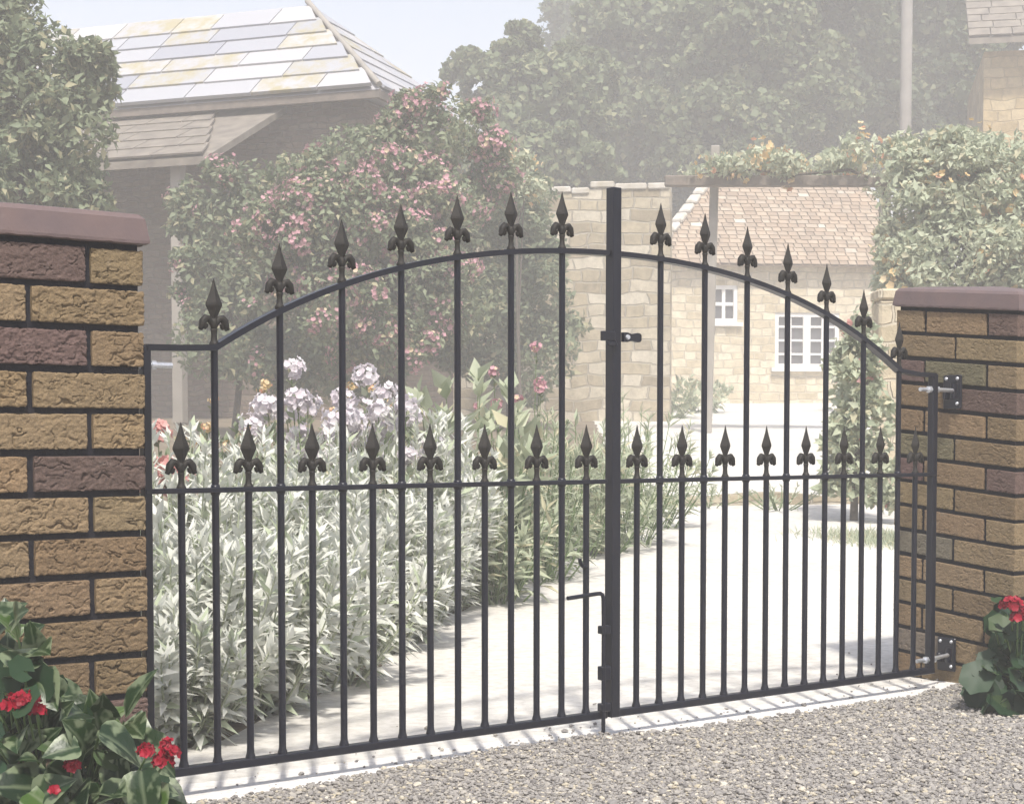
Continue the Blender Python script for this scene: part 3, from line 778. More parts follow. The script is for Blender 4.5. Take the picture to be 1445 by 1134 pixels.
def stemplant(name, label, cat, u, D, h, rad, nst, leafmat, T, lsize, nleaf, seed, flower=None, lean=.35, group=None, leaf_lo=.0, stemmat='stem'):
    """upright stems from one root, leaves up each stem; flower=(mat, size, heads, radius)"""
    r = RS(seed); root = ground_at(u, D); th = thing(name, label, cat, root, group)
    lb, sb, fb_ = MB(), MB(), MB()
    Tn, Fc = T; tops = []
    for k in range(nst):
        a = r.uniform(0, 6.28); rr = rad * math.sqrt(r.rand()); b0 = root + np.array([math.cos(a), math.sin(a), 0]) * rr * .45
        hh = h * r.uniform(.72, 1.02) * (1 - .28 * (rr / rad) ** 2)
        tip = root + np.array([math.cos(a), math.sin(a), 0]) * rr * (1 + lean) + np.array([r.normal(0, .03), r.normal(0, .03), hh])
        mid = (b0 + tip) / 2 + np.array([math.cos(a), math.sin(a), .4]) * rr * .18
        t = np.linspace(0, 1, 6)[:, None]; c = (1 - t) ** 2 * b0 + 2 * t * (1 - t) * mid + t * t * tip
        sb.tube(c, np.linspace(.0045, .002, 6), 4, cap=False)
        tt = r.uniform(leaf_lo, 1, nleaf) ** .8; tt[:4] = r.uniform(.93, 1, 4); t = tt[:, None]
        pos = (1 - t) ** 2 * b0 + 2 * t * (1 - t) * mid + t * t * tip; ax_ = nrm(tip - b0)
        ou = rand_unit(r, nleaf); ou = nrm(ou - (ou @ ax_)[:, None] * ax_)
        dr = nrm(ou * (1 - .45 * t) + ax_ * (.35 + .75 * t ** 3)); dr[:, 2] += r.uniform(-.25, .1, nleaf)
        sc = r.uniform(.65, 1.15, nleaf) * lsize * (1 - .35 * tt ** 4)
        lb.leaves(Tn, Fc, pos, dr, ax_ * .8 + rand_unit(r, nleaf) * .45, sc, 0, tint(r, nleaf)); tops.append(tip)
    lb.build('foliage', M[leafmat], th); sb.build('stems', M[stemmat], th)
    if flower:
        fm, fs, heads, fr = flower; tops = np.array(tops); idx = np.argsort(-tops[:, 2])[:heads]
        for i in idx:
            n = int(34 * (fr / .05) ** 1.2); U = rand_unit(r, n); U[:, 2] = U[:, 2] * .8 + .1
            fb_.leaves(T_FLOW[0], T_FLOW[1], tops[i] + U * fr * r.uniform(.5, 1, n)[:, None] + [0, 0, fr * .3], np.cross(U, rand_unit(r, n)), U, r.uniform(.75, 1.2, n) * fs, 0, tint(r, n))
        fb_.build('blossom', M[fm], th)
    return th
silv = [
 (243, 3.98, .36, .17, 'smallest silver leaved shrub at the drive corner hard by the left gate stile'),
 (262, 4.25, .58, .22, 'low silver leaved shrub hard behind the left pier'),
 (350, 4.45, .60, .25, 'silver leaved shrub behind the second and third bars of the left gate'),
 (250, 5.1, .80, .26, 'tall silver leaved shrub nearest the left pier, beside the coral flowers'),
 (455, 4.9, .52, .25, 'silver leaved shrub spilling over the drive edge behind the left gate'),
 (345, 5.4, .80, .28, 'tall silver leaved shrub behind the low one at the left gate'),
 (440, 5.7, .78, .26, 'silver leaved shrub below the pale pink flower heads'),
 (520, 5.7, .62, .25, 'rounded silver leaved shrub by the bend of the drive edge'),
 (585, 6.5, .92, .24, 'tallest silver leaved shrub, next to the right pink flower heads'),
 (560, 6.0, .58, .22, 'silver leaved shrub in the middle of the bed edge'),
 (620, 6.9, .70, .2, 'last silver leaved shrub before the dark gap in the bed'),
]
for k, (u, D, h, rad, lab) in enumerate(silv):
    stemplant('silver_shrub', lab, 'shrub', u, D, h, rad, 64, 'silver', T_WIDE, .078, 38, 30 + k, group='silver shrubs in the bed', stemmat='sage')
stemplant('pink_phlox', 'left clump of tall pale pink flower heads in the bed', 'flowers', 438, 6.3, 1.06, .16, 16, 'sage', T_LEAF, .06, 22, 51, ('pale', .032, 12, .055), group='tall pale pink flowers')
stemplant('pink_phlox', 'right clump of pale pink flower heads beside the tallest silver shrub', 'flowers', 540, 6.5, .98, .2, 24, 'sage', T_LEAF, .06, 22, 52, ('pale', .032, 18, .055), group='tall pale pink flowers')
stemplant('coral_flowers', 'coral pink flowers beside the left pier above the silver leaves', 'flowers', 226, 6.2, .74, .16, 18, 'olive', T_LEAF, .05, 18, 53, ('coral', .034, 12, .05))
stemplant('pink_cosmos', 'loose pink flowers above the broad leaved clump by the central post', 'flowers', 738, 8.4, 1.12, .2, 10, 'olive', T_LEAF, .05, 16, 54, ('pink', .026, 8, .032))
stemplant('broadleaf_clump', 'broad leaved pale green clump in the middle of the bed', 'plant', 668, 7.4, 1.02, .28, 26, 'sage', T_LEAF, .17, 12, 55, leaf_lo=.1)
bed = [(745, 8.2, .82, .3, 'sage', .11, 'arching pale green perennial left of the central post'),
 (815, 8.8, .78, .32, 'sage', .10, 'feathery green perennial just left of the central post'),
 (890, 9.4, .86, .3, 'sage', .10, 'tall green perennial just right of the central post'),
 (700, 7.2, .52, .26, 'sage', .10, 'low green clump under the broad leaved one'),
 (770, 7.9, .46, .26, 'olive', .08, 'low olive clump with ragged leaves left of the drop bolt'),
 (850, 9.0, .5, .28, 'sage', .08, 'low olive clump under the feathery perennials'),
 (640, 7.6, .52, .24, 'olive', .09, 'dark green low clump in the gap of the bed'),
 (925, 10.2, .58, .3, 'sage', .08, 'small green perennial at the foot of the stone wall')]
for k, (u, D, h, rad, mt_, ls, lab) in enumerate(bed):
    stemplant('perennial', lab, 'plant', u, D, h, rad, 34, mt_, T_BLADE if k in (0, 2, 4) else T_LANCE, ls * 1.2, 22, 60 + k, group='green perennials in the bed')
for k, (u, D, h, rad, lab) in enumerate([(300, 7.2, .75, .3, 'dim leafy plant with small yellow dots behind the left silver shrubs'), (380, 7.8, .95, .32, 'dim leafy plant in the shade left of the pale pink flowers'), (500, 7.9, .95, .32, 'dim leafy plant between the pale pink flower clumps')]):
    stemplant('shade_perennial', lab, 'plant', u, D, h, rad, 30, 'olive', T_LEAF, .07, 22, 80 + k, ('buff', .02, 5, .03), group='plants in the shaded back of the bed')
for k, (u, D, lab) in enumerate([(590, 6.7, 'pale stone edging piece nearest the gate'), (660, 7.4, 'pale stone edging piece in the middle of the bed edge'), (735, 8.3, 'pale stone edging piece farthest along the bed edge')]):
    p = gpt({0: 600, 1: 672, 2: 742}[k], {0: 865, 1: 830, 2: 795}[k]); q = gpt({0: 662, 1: 735, 2: 790}[k], {0: 838, 1: 800, 2: 770}[k])
    dd = nrm(q - p); R_ = np.stack([dd, nrm(np.cross([0, 0, 1], dd)), [0, 0, 1]], 1)
    b = MB(); b.bbox((p + q) / 2 + [-.05, .05, .01], (np.linalg.norm(q - p) / 2 - .01, .03, .035), .008, R=R_)
    tag(b.build('edging_stone', M['stone']), lab, 'edging', 'edging stones of the bed')

# low step and planting across the drive
M['cotswold'] = None
def stone_wall_mat(name, a, b_, c_, bw, bh, mort, d=None):
    """coursed stone: d is the wall's own direction, so that the courses run along both faces"""
    mt, n, bs, out = mat_new(name); d = nrm(np.array([*(rv if d is None else d)[:2], 0.0])); pp = np.array([-d[1], d[0], 0]) + d
    g = n.nodes.new('ShaderNodeNewGeometry'); vm = n.nodes.new('ShaderNodeVectorMath'); vm.operation = 'DOT_PRODUCT'; n.links.new(g.outputs['Position'], vm.inputs[0]); vm.inputs[1].default_value = tuple(pp)
    sx = n.nodes.new('ShaderNodeSeparateXYZ'); n.links.new(g.outputs['Position'], sx.inputs[0]); cx = n.nodes.new('ShaderNodeCombineXYZ')
    n.links.new(vm.outputs['Value'], cx.inputs[0]); n.links.new(sx.outputs[2], cx.inputs[1])
    d_ = tex(n, 'TexNoise', g.outputs['Position'], 2.2, Detail=3.0); av = n.nodes.new('ShaderNodeVectorMath'); av.operation = 'MULTIPLY_ADD'
    n.links.new(d_.outputs[1], av.inputs[0]); av.inputs[1].default_value = (.22, .16, 0); n.links.new(cx.outputs[0], av.inputs[2])
    br = N(n, 'TexBrick'); n.links.new(av.outputs[0], br.inputs['Vector']); br.inputs['Scale'].default_value = 1; br.inputs['Mortar Size'].default_value = .014; br.inputs['Mortar Smooth'].default_value = .5
    br.inputs['Brick Width'].default_value = bw; br.inputs['Row Height'].default_value = bh; br.offset = .43; br.squash = .62; br.squash_frequency = 3
    br.inputs['Color1'].default_value = (0, 0, 0, 1); br.inputs['Color2'].default_value = (1, 1, 1, 1); br.inputs['Mortar'].default_value = (.5, .5, .5, 1)
    col = ramp(n, br.outputs['Color'], [(0, a), (.5, b_), (1, c_)])
    v2 = coords(n); t = tex(n, 'TexNoise', v2, 5, Detail=8.0, Roughness=.75); col = mixc(n, 1.0, col, ramp(n, t.outputs[0], [(.3, (.68, .67, .65)), (.7, (1.2, 1.2, 1.2))]), 'MULTIPLY')
    col = mixc(n, br.outputs['Fac'], col, mort)
    n.links.new(col, bs.inputs['Base Color']); bs.inputs['Roughness'].default_value = .95; bs.inputs['Specular IOR Level'].default_value = .1
    sb_ = N(n, 'Math', operation='SUBTRACT'); n.links.new(t.outputs[0], sb_.inputs[0]); n.links.new(br.outputs['Fac'], sb_.inputs[1])
    bump(n, bs, sb_.outputs[0], .9, .025)
    return mt
M['cotswold'] = stone_wall_mat('cream_stone', (.50, .43, .30), (.62, .54, .40), (.70, .63, .49), .36, .15, (.55, .49, .38), ground_at(1265, 31.6) - ground_at(880, 31.0))
M['rubble'] = stone_wall_mat('rubble_stone', (.33, .28, .2), (.45, .39, .28), (.60, .55, .45), .42, .17, (.40, .36, .29), ground_at(944, 24.0) - ground_at(640, 24.5))
M['housewall'] = stone_wall_mat('old_house_wall', (.15, .11, .09), (.19, .14, .11), (.23, .18, .14), .25, .085, (.17, .14, .11), -rv * math.cos(math.radians(20)) + hv * math.sin(math.radians(20)))
M['ochre'] = stone_wall_mat('ochre_stone', (.42, .32, .17), (.5, .39, .22), (.55, .45, .28), .5, .22, (.40, .31, .18), rv * .98 - hv * .2)
M['white'] = plain('white_paint', (.78, .77, .75), .5, c2=(.7, .69, .67), scale=8)
M['wood'] = plain('weathered_wood', (.22, .18, .15), .85, c2=(.14, .12, .10), scale=9, bmp=.5, bscale=30, bdist=.01)
M['paleplaster'] = plain('pale_plaster', (.36, .33, .29), .9, c2=(.27, .25, .22), scale=2.5, bmp=.4, bscale=20, bdist=.01)

def low_wall(name, label, u0, u1, D0, D1, h, th_, mat, cat='wall'):
    p, q = ground_at(u0, D0), ground_at(u1, D1); dd = (q - p); dd[2] = 0; L = np.linalg.norm(dd); dd /= L; nn = np.array([-dd[1], dd[0], 0])
    n = 40; V = []
    r = RS(int(u0)); zt = h + .02 * noise(np.linspace(0, 12, n), np.zeros(n), np.zeros(n) + u0)
    for i in range(n):
        c = p + dd * L * i / (n - 1); zg = float(terrain_z(c[0], c[1])); V += [c + nn * th_ - [0, 0, .3], c + nn * th_ + [0, 0, zt[i]], c - nn * th_ + [0, 0, zt[i]], c - nn * th_ - [0, 0, .3]]
    V = np.array(V)
    Fq = [(i * 4 + j, i * 4 + (j + 1) % 4, (i + 1) * 4 + (j + 1) % 4, (i + 1) * 4 + j) for i in range(n - 1) for j in range(4)] + [(0, 1, 2, 3), tuple(4 * (n - 1) + 3 - j for j in range(4))]
    b = MB().add(V, Fq); o = b.build(name, mat); return tag(o, label, cat)
low_wall('drive_step', 'low pale stone step crossing the drive behind the right gate', 868, 1262, 11.6, 11.9, .07, .16, M['rubble'], 'step')
for k, (u, D, h, rad, lab) in enumerate([(905, 11.2, .22, .3, 'tiny plant tuft at the left end of the drive step'), (1000, 11.5, .14, .3, 'flat plant tuft in the middle of the drive step'), (1098, 11.3, .18, .25, 'small plant tuft on the drive step left of the tall climbers')]):
    stemplant('step_plant', lab, 'plant', u, D, h, rad, 20, 'sage', T_LANCE, .06, 10, 90 + k, group='tufts along the drive step')
for k, (u, D, h, rad, lab) in enumerate([(985, 27, .5, .5, 'small dark bush at the foot of the cottage wall'), (940, 25, .7, .6, 'bush at the corner where stone wall meets cottage')]):
    stemplant('wall_plant', lab, 'plant', u, D, h, rad, 24, 'sage', T_LEAF, .16, 16, 95 + k)

# ------------------------------------------------------------------ woody plants
def crown_pts(r, ells, n, inner=.45):
    """points and outward directions in a set of ellipsoids (centre, radii)"""
    vol = np.array([e[1][0] * e[1][1] + e[1][0] * e[1][2] for e in ells]); k = r.choice(len(ells), n, p=vol / vol.sum())
    U = rand_unit(r, n); C_ = np.array([e[0] for e in ells])[k]; R_ = np.array([e[1] for e in ells])[k]
    rad = inner + (1 - inner) * r.rand(n) ** .5
    return C_ + U * R_ * rad[:, None], U
def subclumps(r, ells, n, f0, f1):
    P, U = crown_pts(r, ells, n, .55); out_ = []
    m_ = np.mean([e[1][0] for e in ells])
    for p in P:
        q = m_ * r.uniform(f0, f1); out_.append((p, (q * r.uniform(.8, 1.3), q * r.uniform(.8, 1.3), q * r.uniform(.6, .95))))
    return out_
def woody(name, label, cat, root, ells, nsub, f0, f1, nleaf, size, leafmat, seed, flower=None, trunk=.12, group=None, T=T_QUAD, part='crown', limbs=8):
    lf = 1.4 / np.mean([e[1][0] for e in ells]) * 1.6
    r = RS(seed); root = np.array(root); th = thing(name, label, cat, root, group)
    sub = subclumps(r, ells, nsub, f0, f1); P, U = crown_pts(r, sub, int(nleaf * .62), .3)
    P_, U_ = crown_pts(r, ells, nleaf - len(P), .35); lump = fbm(P_[:, 0] * lf, P_[:, 1] * lf, P_[:, 2] * lf); kk = lump > -.35
    P = np.concatenate([P, P_[kk]]); U = np.concatenate([U, U_[kk]]); nleaf = len(P)
    P[:, 2] = np.maximum(P[:, 2], terrain_z(P[:, 0], P[:, 1]) + .03)
    up = nrm(U * .45 + np.array([0, 0, .4]) + rand_unit(r, nleaf) * .8); tn = tint(r, nleaf); tn[:, 0] = np.clip(tn[:, 0] * .75 + .1 + .42 * fbm(P[:, 0] * lf * 1.3 + 5, P[:, 1] * lf * 1.3, P[:, 2] * lf * 1.6), 0, 1)
    b = MB(); b.leaves(T[0], T[1], P, np.cross(up, rand_unit(r, nleaf)), up, size * r.uniform(.5, 1.5, nleaf), 0, tn); b.build(part, M[leafmat], th)
    tb = MB()
    if trunk == 0:
        xs_ = [at(u_, v_, 20.35) for u_, v_ in ((1248, 262), (1200, 240), (1130, 246), (1060, 240), (985, 246))]
        tb.tube([root, root * .5 + xs_[0] * .5 + [.05, 0, 0]] + xs_, [.03, .028, .025, .02, .017, .013, .008], 6); tb.build('stems', M['bark'], th)
    else:
        C_ = np.mean([e[0] for e in ells], axis=0)
        base = root - [0, 0, .1]; top = np.array([C_[0], C_[1], max(C_[2], root[2] + .5)])
        t = np.linspace(0, 1, 7)[:, None]; mid = (base + top) / 2 + np.array([r.normal(0, .1), r.normal(0, .1), 0]) * trunk * 8
        tb.tube((1 - t) ** 2 * base + 2 * t * (1 - t) * mid + t * t * top, np.linspace(trunk, trunk * .45, 7), 9)
        for e in [sub[i] for i in r.choice(len(sub), min(limbs, len(sub)), replace=False)]:
            s_ = base * .45 + top * .55 + (top - base) * r.uniform(-.1, .3); tb.tube([s_, (s_ + e[0]) / 2 + [0, 0, .1 * trunk * 8], e[0]], [trunk * .45, trunk * .3, trunk * .1], 6)
        tb.build('trunk' if trunk > .05 else 'stems', M['bark'], th)
    if flower:
        fm, fn, fs = flower; fb2 = MB()
        nc = max(1, fn // 9); Pc, Uc = crown_pts(r, sub, nc, .85); k = r.randint(0, nc, fn)
        P2 = Pc[k] + rand_unit(r, fn) * fs * 1.6; U2 = nrm(Uc[k] + rand_unit(r, fn) * .5)
        fb2.leaves(T_FLOW[0], T_FLOW[1], P2, np.cross(U2, rand_unit(r, fn)), U2, fs * r.uniform(.7, 1.3, fn), 0, tint(r, fn)); fb2.build('blossom', M[fm], th)
    return th
KE = 1.34
def E(u, v, D, ru, rv_, rd=None):
    """ellipsoid centred on the sight line at depth D, radii given as angles times D"""
    D = D * KE; s_ = D / F; rd = rd if rd is not None else ru * s_
    return (at(u, v, D), (ru * s_, max(ru * s_ * .8, rd), rv_ * s_))
# bush at the upper left, on the near side of the house
woody('leafy_tree', 'grey green bushy tree in front of the old house, behind the left pier', 'tree', ground_at(30, 12.5 * KE),
      [E(40, 130, 12.5, 105, 110), E(-60, 60, 12.7, 120, 120), E(95, 190, 12.2, 70, 80), E(20, 270, 12.3, 120, 80), E(125, 110, 12.4, 42, 45), E(-60, 250, 12.6, 110, 120), E(100, 290, 12.2, 60, 50), E(20, 20, 12.6, 45, 50)], 110, .13, .3, 46000, .09, 'olive', 101, trunk=.13, T=T_LEAF)
# climbing rose over the house corner
rose = woody('climbing_rose', 'great mass of pink climbing rose over the corner of the old house', 'climber', ground_at(560, 14.2 * KE),
      [E(600, 185, 14.2, 72, 62), E(520, 230, 14.0, 90, 55), E(430, 255, 13.6, 75, 38), E(665, 190, 14.6, 42, 45), E(480, 320, 13.6, 110, 65), E(400, 330, 13.4, 60, 60), E(560, 390, 13.6, 100, 75), E(640, 430, 13.9, 60, 60), E(590, 290, 13.9, 95, 60), E(470, 430, 13.4, 80, 75), E(550, 480, 13.5, 70, 50), E(700, 250, 14.8, 40, 45)],
      130, .16, .36, 56000, .075, 'olive', 102, ('pink', 12000, .05), .07, T=T_LEAF, part='foliage')
woody('wall_shrub', 'dull green shrub between the pink rose and the rubble wall', 'shrub', ground_at(720, 16.5 * KE),
      [E(705, 350, 16.5, 75, 90), E(740, 430, 16.3, 70, 80), E(690, 470, 16.2, 70, 80), E(720, 290, 16.8, 45, 50), E(760, 500, 16.2, 60, 60)], 60, .25, .5, 26000, .09, 'olive', 103, None, .06, T=T_LEAF, part='foliage')
woody('cream_rose', 'few cream and coral roses on pale green shoots left of the rubble wall top', 'climber', ground_at(735, 15.6 * KE),
      [E(730, 235, 15.6, 26, 24), E(755, 268, 15.4, 26, 16), E(700, 215, 15.6, 22, 14)], 16, .3, .6, 900, .08, 'sage', 104, ('buff', 60, .06), .03, T=T_LEAF, part='foliage', limbs=3)
woody('dark_climber', 'dark leafy climber filling the shaded porch side of the house', 'climber', ground_at(330, 15.0 * KE),
      [E(340, 330, 15.0, 60, 110), E(380, 430, 14.8, 75, 90), E(300, 480, 14.6, 60, 60), E(290, 400, 14.9, 45, 70), E(400, 510, 14.3, 80, 50), E(270, 300, 15.2, 30, 50), E(480, 520, 14.2, 80, 55)], 50, .2, .4, 26000, .09, 'olive', 105, ('pink', 900, .05), .05, T=T_LEAF, part='foliage')
# rambling rose on the right
KE = 1.0
woody('rambling_rose', 'rambling rose with yellow and peach blooms above the right pier', 'climber', ground_at(1380, 17.5),
      [E(1330, 230, 17.5, 80, 48), E(1400, 270, 17.2, 80, 75), E(1300, 300, 17.3, 62, 60), E(1360, 370, 17.0, 110, 65), E(1450, 360, 17.0, 80, 90), E(1280, 380, 17.0, 45, 50), E(1470, 230, 17.4, 60, 50), E(1350, 480, 17.0, 75, 70), E(1430, 480, 17.0, 80, 80), E(1380, 570, 17.0, 90, 60)],
      120, .2, .42, 54000, .08, 'sage', 106, ('buff', 1000, .085), .07, T=T_LEAF, part='foliage')
woody('pergola_rose', 'thin line of yellow blooms trailing along the pergola beam', 'climber', ground_at(1250, 20.4),
      [E(1140, 232, 20.4, 60, 14), E(1210, 215, 20.3, 50, 20), E(1060, 228, 20.5, 60, 12), E(1240, 250, 20.2, 30, 25), E(1000, 240, 20.5, 50, 10)], 40, .2, .42, 3400, .085, 'sage', 107, ('buff', 260, .08), 0, T=T_LEAF, part='foliage', limbs=0)
woody('tall_climber', 'tall green climber behind the right end of the gate', 'climber', ground_at(1205, 10.6),
      [E(1205, 520, 10.6, 34, 60), E(1225, 600, 10.5, 42, 60), E(1195, 660, 10.5, 36, 50), E(1245, 680, 10.4, 34, 40), E(1190, 590, 10.6, 24, 40), E(1215, 455, 10.7, 18, 30)], 40, .25, .5, 5200, .06, 'sage', 108, ('coral', 40, .04), .03, T=T_LEAF, part='foliage')
woody('window_geranium', 'red flowered plant below the cottage casement window', 'plant', ground_at(1196, 27.5),
      [E(1193, 520, 27.5, 18, 26), E(1205, 545, 27.4, 22, 24)], 14, .3, .6, 900, .14, 'sage', 109, ('coral', 90, .12), .03, T=T_LEAF, part='foliage', limbs=3)
# trees behind
trees = [
 (760, 48, [E(700, 120, 48, 55, 50), E(770, 150, 48, 90, 75), E(700, 200, 47, 70, 60), E(815, 115, 49, 60, 48), E(712, 70, 48, 20, 14), E(760, 240, 46, 110, 60), E(660, 90, 48, 28, 24), E(735, 50, 48, 26, 20)], 'tree', 'spreading tree with open twiggy left side above the rubble wall'),
 (900, 55, [E(900, 70, 55, 100, 100), E(880, 190, 54, 110, 80), E(960, 140, 55, 90, 100), E(905, 20, 56, 50, 50)], 'tree', 'tall full tree standing behind the central post'),
 (1050, 52, [E(1050, 60, 52, 110, 110), E(1020, 190, 51, 110, 80), E(1120, 130, 52, 80, 100), E(1080, -50, 53, 110, 90)], 'tree', 'large dense tree left of the telegraph pole'),
 (1180, 56, [E(1180, 60, 56, 90, 110), E(1200, 180, 55, 90, 70), E(1150, -40, 57, 110, 90)], 'tree2', 'darker tree just left of the telegraph pole'),
 (1330, 58, [E(1320, 20, 58, 90, 80), E(1350, 120, 57, 80, 80), E(1300, 170, 56, 60, 60), E(1420, -30, 59, 100, 80)], 'tree2', 'dark tree between the telegraph pole and the ochre house'),
 (960, 40, [E(900, 240, 40, 90, 38), E(830, 250, 40, 70, 36), E(980, 250, 40, 80, 36), E(1060, 215, 42, 70, 36), E(960, 310, 39, 60, 60)], 'tree2', 'low dark trees over the top of the rubble wall'),
 (990, 70, [E(990, 20, 70, 150, 120), E(850, 80, 70, 110, 100), E(1150, 40, 70, 150, 130), E(1300, 60, 70, 150, 130)], 'tree2', 'farthest wide tree showing through the gaps of the others'),
]
for k, (u, D, ells, mt_, lab) in enumerate(trees):
    kf = 1.0 if k == 5 else .74; D = D * kf; ells = [(CAM + (c_ - CAM) * kf, tuple(x * kf for x in r_)) for c_, r_ in ells]
    woody('tree', lab, 'tree', ground_at(u, D), ells, 130, .16, .36, 62000, .145 * D / 38, mt_, 120 + k, None, .3 if D > 45 else .15, 'trees behind the cottage')

# ------------------------------------------------------------------ old house on the left
M['slate'] = None
mt, n, bs, out = mat_new('stone_slate'); a = N(n, 'Attribute', attribute_name='Col'); v = coords(n)
sp = n.nodes.new('ShaderNodeSeparateColor'); n.links.new(a.outputs['Color'], sp.inputs[0])
c = ramp(n, sp.outputs[0], [(0, (.29, .30, .34)), (.2, (.36, .37, .40)), (.6, (.41, .41, .43)), (1, (.46, .455, .45))])
t = tex(n, 'TexNoise', v, 3, Detail=6.0, Roughness=.7)
ma = N(n, 'Math', operation='GREATER_THAN'); n.links.new(sp.outputs[1], ma.inputs[0]); ma.inputs[1].default_value = .72
mu = N(n, 'Math', operation='MULTIPLY'); n.links.new(ma.outputs[0], mu.inputs[0]); n.links.new(ramp(n, t.outputs[0], [(.42, (0, 0, 0)), (.62, (.8, .8, .8))]), mu.inputs[1])
c = mixc(n, mu.outputs[0], c, (.36, .31, .15))
n.links.new(c, bs.inputs['Base Color']); bs.inputs['Roughness'].default_value = .7; bs.inputs['Specular IOR Level'].default_value = .3
t2 = tex(n, 'TexNoise', v, 25, Detail=5.0); bump(n, bs, t2.outputs[0], .5, .01); M['slate'] = mt

def slates(b, o, ex, up_s, width_at, nrows, rowh, wmin, wmax, thick, r, z_lo=0, dark=1.0):
    """rows of overlapping slates on the plane o + a*ex + s*up_s (s upward along the slope); width_at(s) -> (a0, a1)"""
    nn = nrm(np.cross(ex, up_s))
    if nn[2] < 0: nn = -nn
    for k in range(nrows):
        s0 = k * rowh; a0, a1 = width_at(s0 + rowh * .3); a0b, a1b = width_at(s0 + rowh)
        if a1 - a0 < .1: break
        x = a0 - r.uniform(0, .3)
        while x < a1:
            w_ = r.uniform(wmin, wmax); xa, xb = max(x, a0), min(x + w_ - .02, a1)
            if xb - xa > .05:
                j = r.uniform(-.008, .008); top = s0 + rowh * 1.25
                xa2, xb2 = max(xa, width_at(top)[0]), min(xb, width_at(top)[1])
                if xb2 > xa2 + .02:
                    lo_ = thick * 1.6 + r.uniform(0, .006)
                    V = [o + ex * xa + up_s * (s0 + j) + nn * (lo_ - thick), o + ex * xb + up_s * (s0 + j + r.uniform(-.006, .006)) + nn * (lo_ - thick), o + ex * xb2 + up_s * top, o + ex * xa2 + up_s * top]
                    V += [p_ + nn * thick for p_ in V]
                    b.add(np.array(V), [(0, 3, 2, 1), (4, 5, 6, 7), (0, 1, 5, 4), (1, 2, 6, 5), (2, 3, 7, 6), (3, 0, 4, 7)], 0, np.array([r.rand(), r.rand(), 0]))
            x += w_
C1 = at(535, 124, 23.6); HZ = float(C1[2])
th_ = math.radians(20)
ex = -(rv * math.cos(th_)) - hv * math.sin(th_) * -1.0     # along the eave, leftwards and away
ex = nrm(-rv * math.cos(th_) + hv * math.sin(th_)); back = nrm(rv * math.sin(th_) + hv * math.cos(th_))
L_, Wd = 14.0, 4.6; pit = math.radians(40)
house = thing('old_house', 'old dark walled house with pale stone slate hipped roof on the left', 'house', (*(C1[:2] + ex[:2] * 2), float(terrain_z(C1[0], C1[1]))))
r = RS(77); b = MB()
slope = nrm(back * math.cos(pit) + np.array([0, 0, 1]) * math.sin(pit)); slen = Wd / 2 / math.cos(pit)
slates(b, C1, ex, slope, lambda s_: (s_ * math.cos(pit), L_), int(slen / .45), .45, .7, 1.4, .055, r)
slope2 = nrm(ex * math.cos(pit) + np.array([0, 0, 1]) * math.sin(pit))
slates(b, C1, back, slope2, lambda s_: (s_ * math.cos(pit), Wd - s_ * math.cos(pit)), int(slen / .45), .45, .6, 1.2, .04, r)
# back slope, plain decking below
ridge0 = C1 + ex * Wd / 2 + back * Wd / 2 + np.array([0, 0, Wd / 2 * math.tan(pit)]); ridge1 = C1 + ex * L_ + back * Wd / 2 + np.array([0, 0, Wd / 2 * math.tan(pit)])
Bc = C1 + back * Wd
dn = np.array([0, 0, -.02])
V = np.array([C1, C1 + ex * L_, ridge1, ridge0, Bc, Bc + ex * L_]) + dn
b.add(V, [(0, 1, 2, 3), (0, 3, 4), (4, 3, 2, 5), (1, 5, 2), (0, 4, 5, 1)], 0, np.array([.6, .3, 0]))
# hip tiles
hp = [C1 + (ridge0 - C1) * t_ + [0, 0, .05] for t_ in np.linspace(.0, 1, 16)]
b.build('roof', M['slate'], house)
b = MB(); b.tube(hp, .045, 8); b.build('hip_tiles', M['paleplaster'], house)
def wall_box(name, p, ex_, L, bk_, W, z0, z1, mat, parent):
    p = np.array(p); V = []
    for a_, c_ in ((0, 0), (L, 0), (L, W), (0, W)):
        for z in (z0, z1): q = p + ex_ * a_ + bk_ * c_; V.append((q[0], q[1], z))
    b = MB().add(np.array(V), [(0, 1, 3, 2), (2, 3, 5, 4), (4, 5, 7, 6), (6, 7, 1, 0), (1, 7, 5, 3), (0, 2, 4, 6)]); return b.build(name, mat, parent)
ov = .42
wall_box('wall', C1 + ex * ov + back * ov, ex, L_ - 2 * ov, back, Wd - 2 * ov, 0, HZ - .05, M['housewall'], house)
b = MB(); R_ = np.stack([ex, back, [0, 0, 1]], 1); b.box(C1 + ex * L_ / 2 + back * .04 + [0, 0, -.07], (L_ / 2, .03, .06), R=R_); b.box(C1 + back * Wd / 2 + ex * .04 + [0, 0, -.07], (.03, Wd / 2 - .07, .06), R=R_)
b.build('fascia', M['wood'], house)
# lean-to porch
P0 = at(450, 218, 16.9); P1 = at(150, 190, 17.6)
pz = HZ - 1.15; e0 = C1 + ex * 1.7 - back * 1.9; e0[2] = pz
b = MB(); sl = nrm(back * 2.0 + np.array([0, 0, .95])); slates(b, e0, ex, sl, lambda s_: (s_ * .45, 8.2), 6, .46, .55, 1.05, .028, r)
V = np.array([e0, e0 + ex * 8.2, e0 + ex * 8.2 + sl * 2.7, e0 + sl * 2.7]); V = np.concatenate([V - [0, 0, .02], V - [0, 0, .12]]); b.add(V, [(0, 3, 2, 1)[::-1], (4, 5, 6, 7)[::-1], (0, 1, 5, 4), (1, 2, 6, 5), (2, 3, 7, 6), (3, 0, 4, 7)], 0, np.array([.1, .1, 0]))
M['shade_toned'] = plain('shade_toned_slate', (.25, .22, .18), .9, c2=(.15, .13, .11), scale=5, bmp=.5, bscale=20, bdist=.01)  # lean-to slates lie in shade; that dark is put into their colour
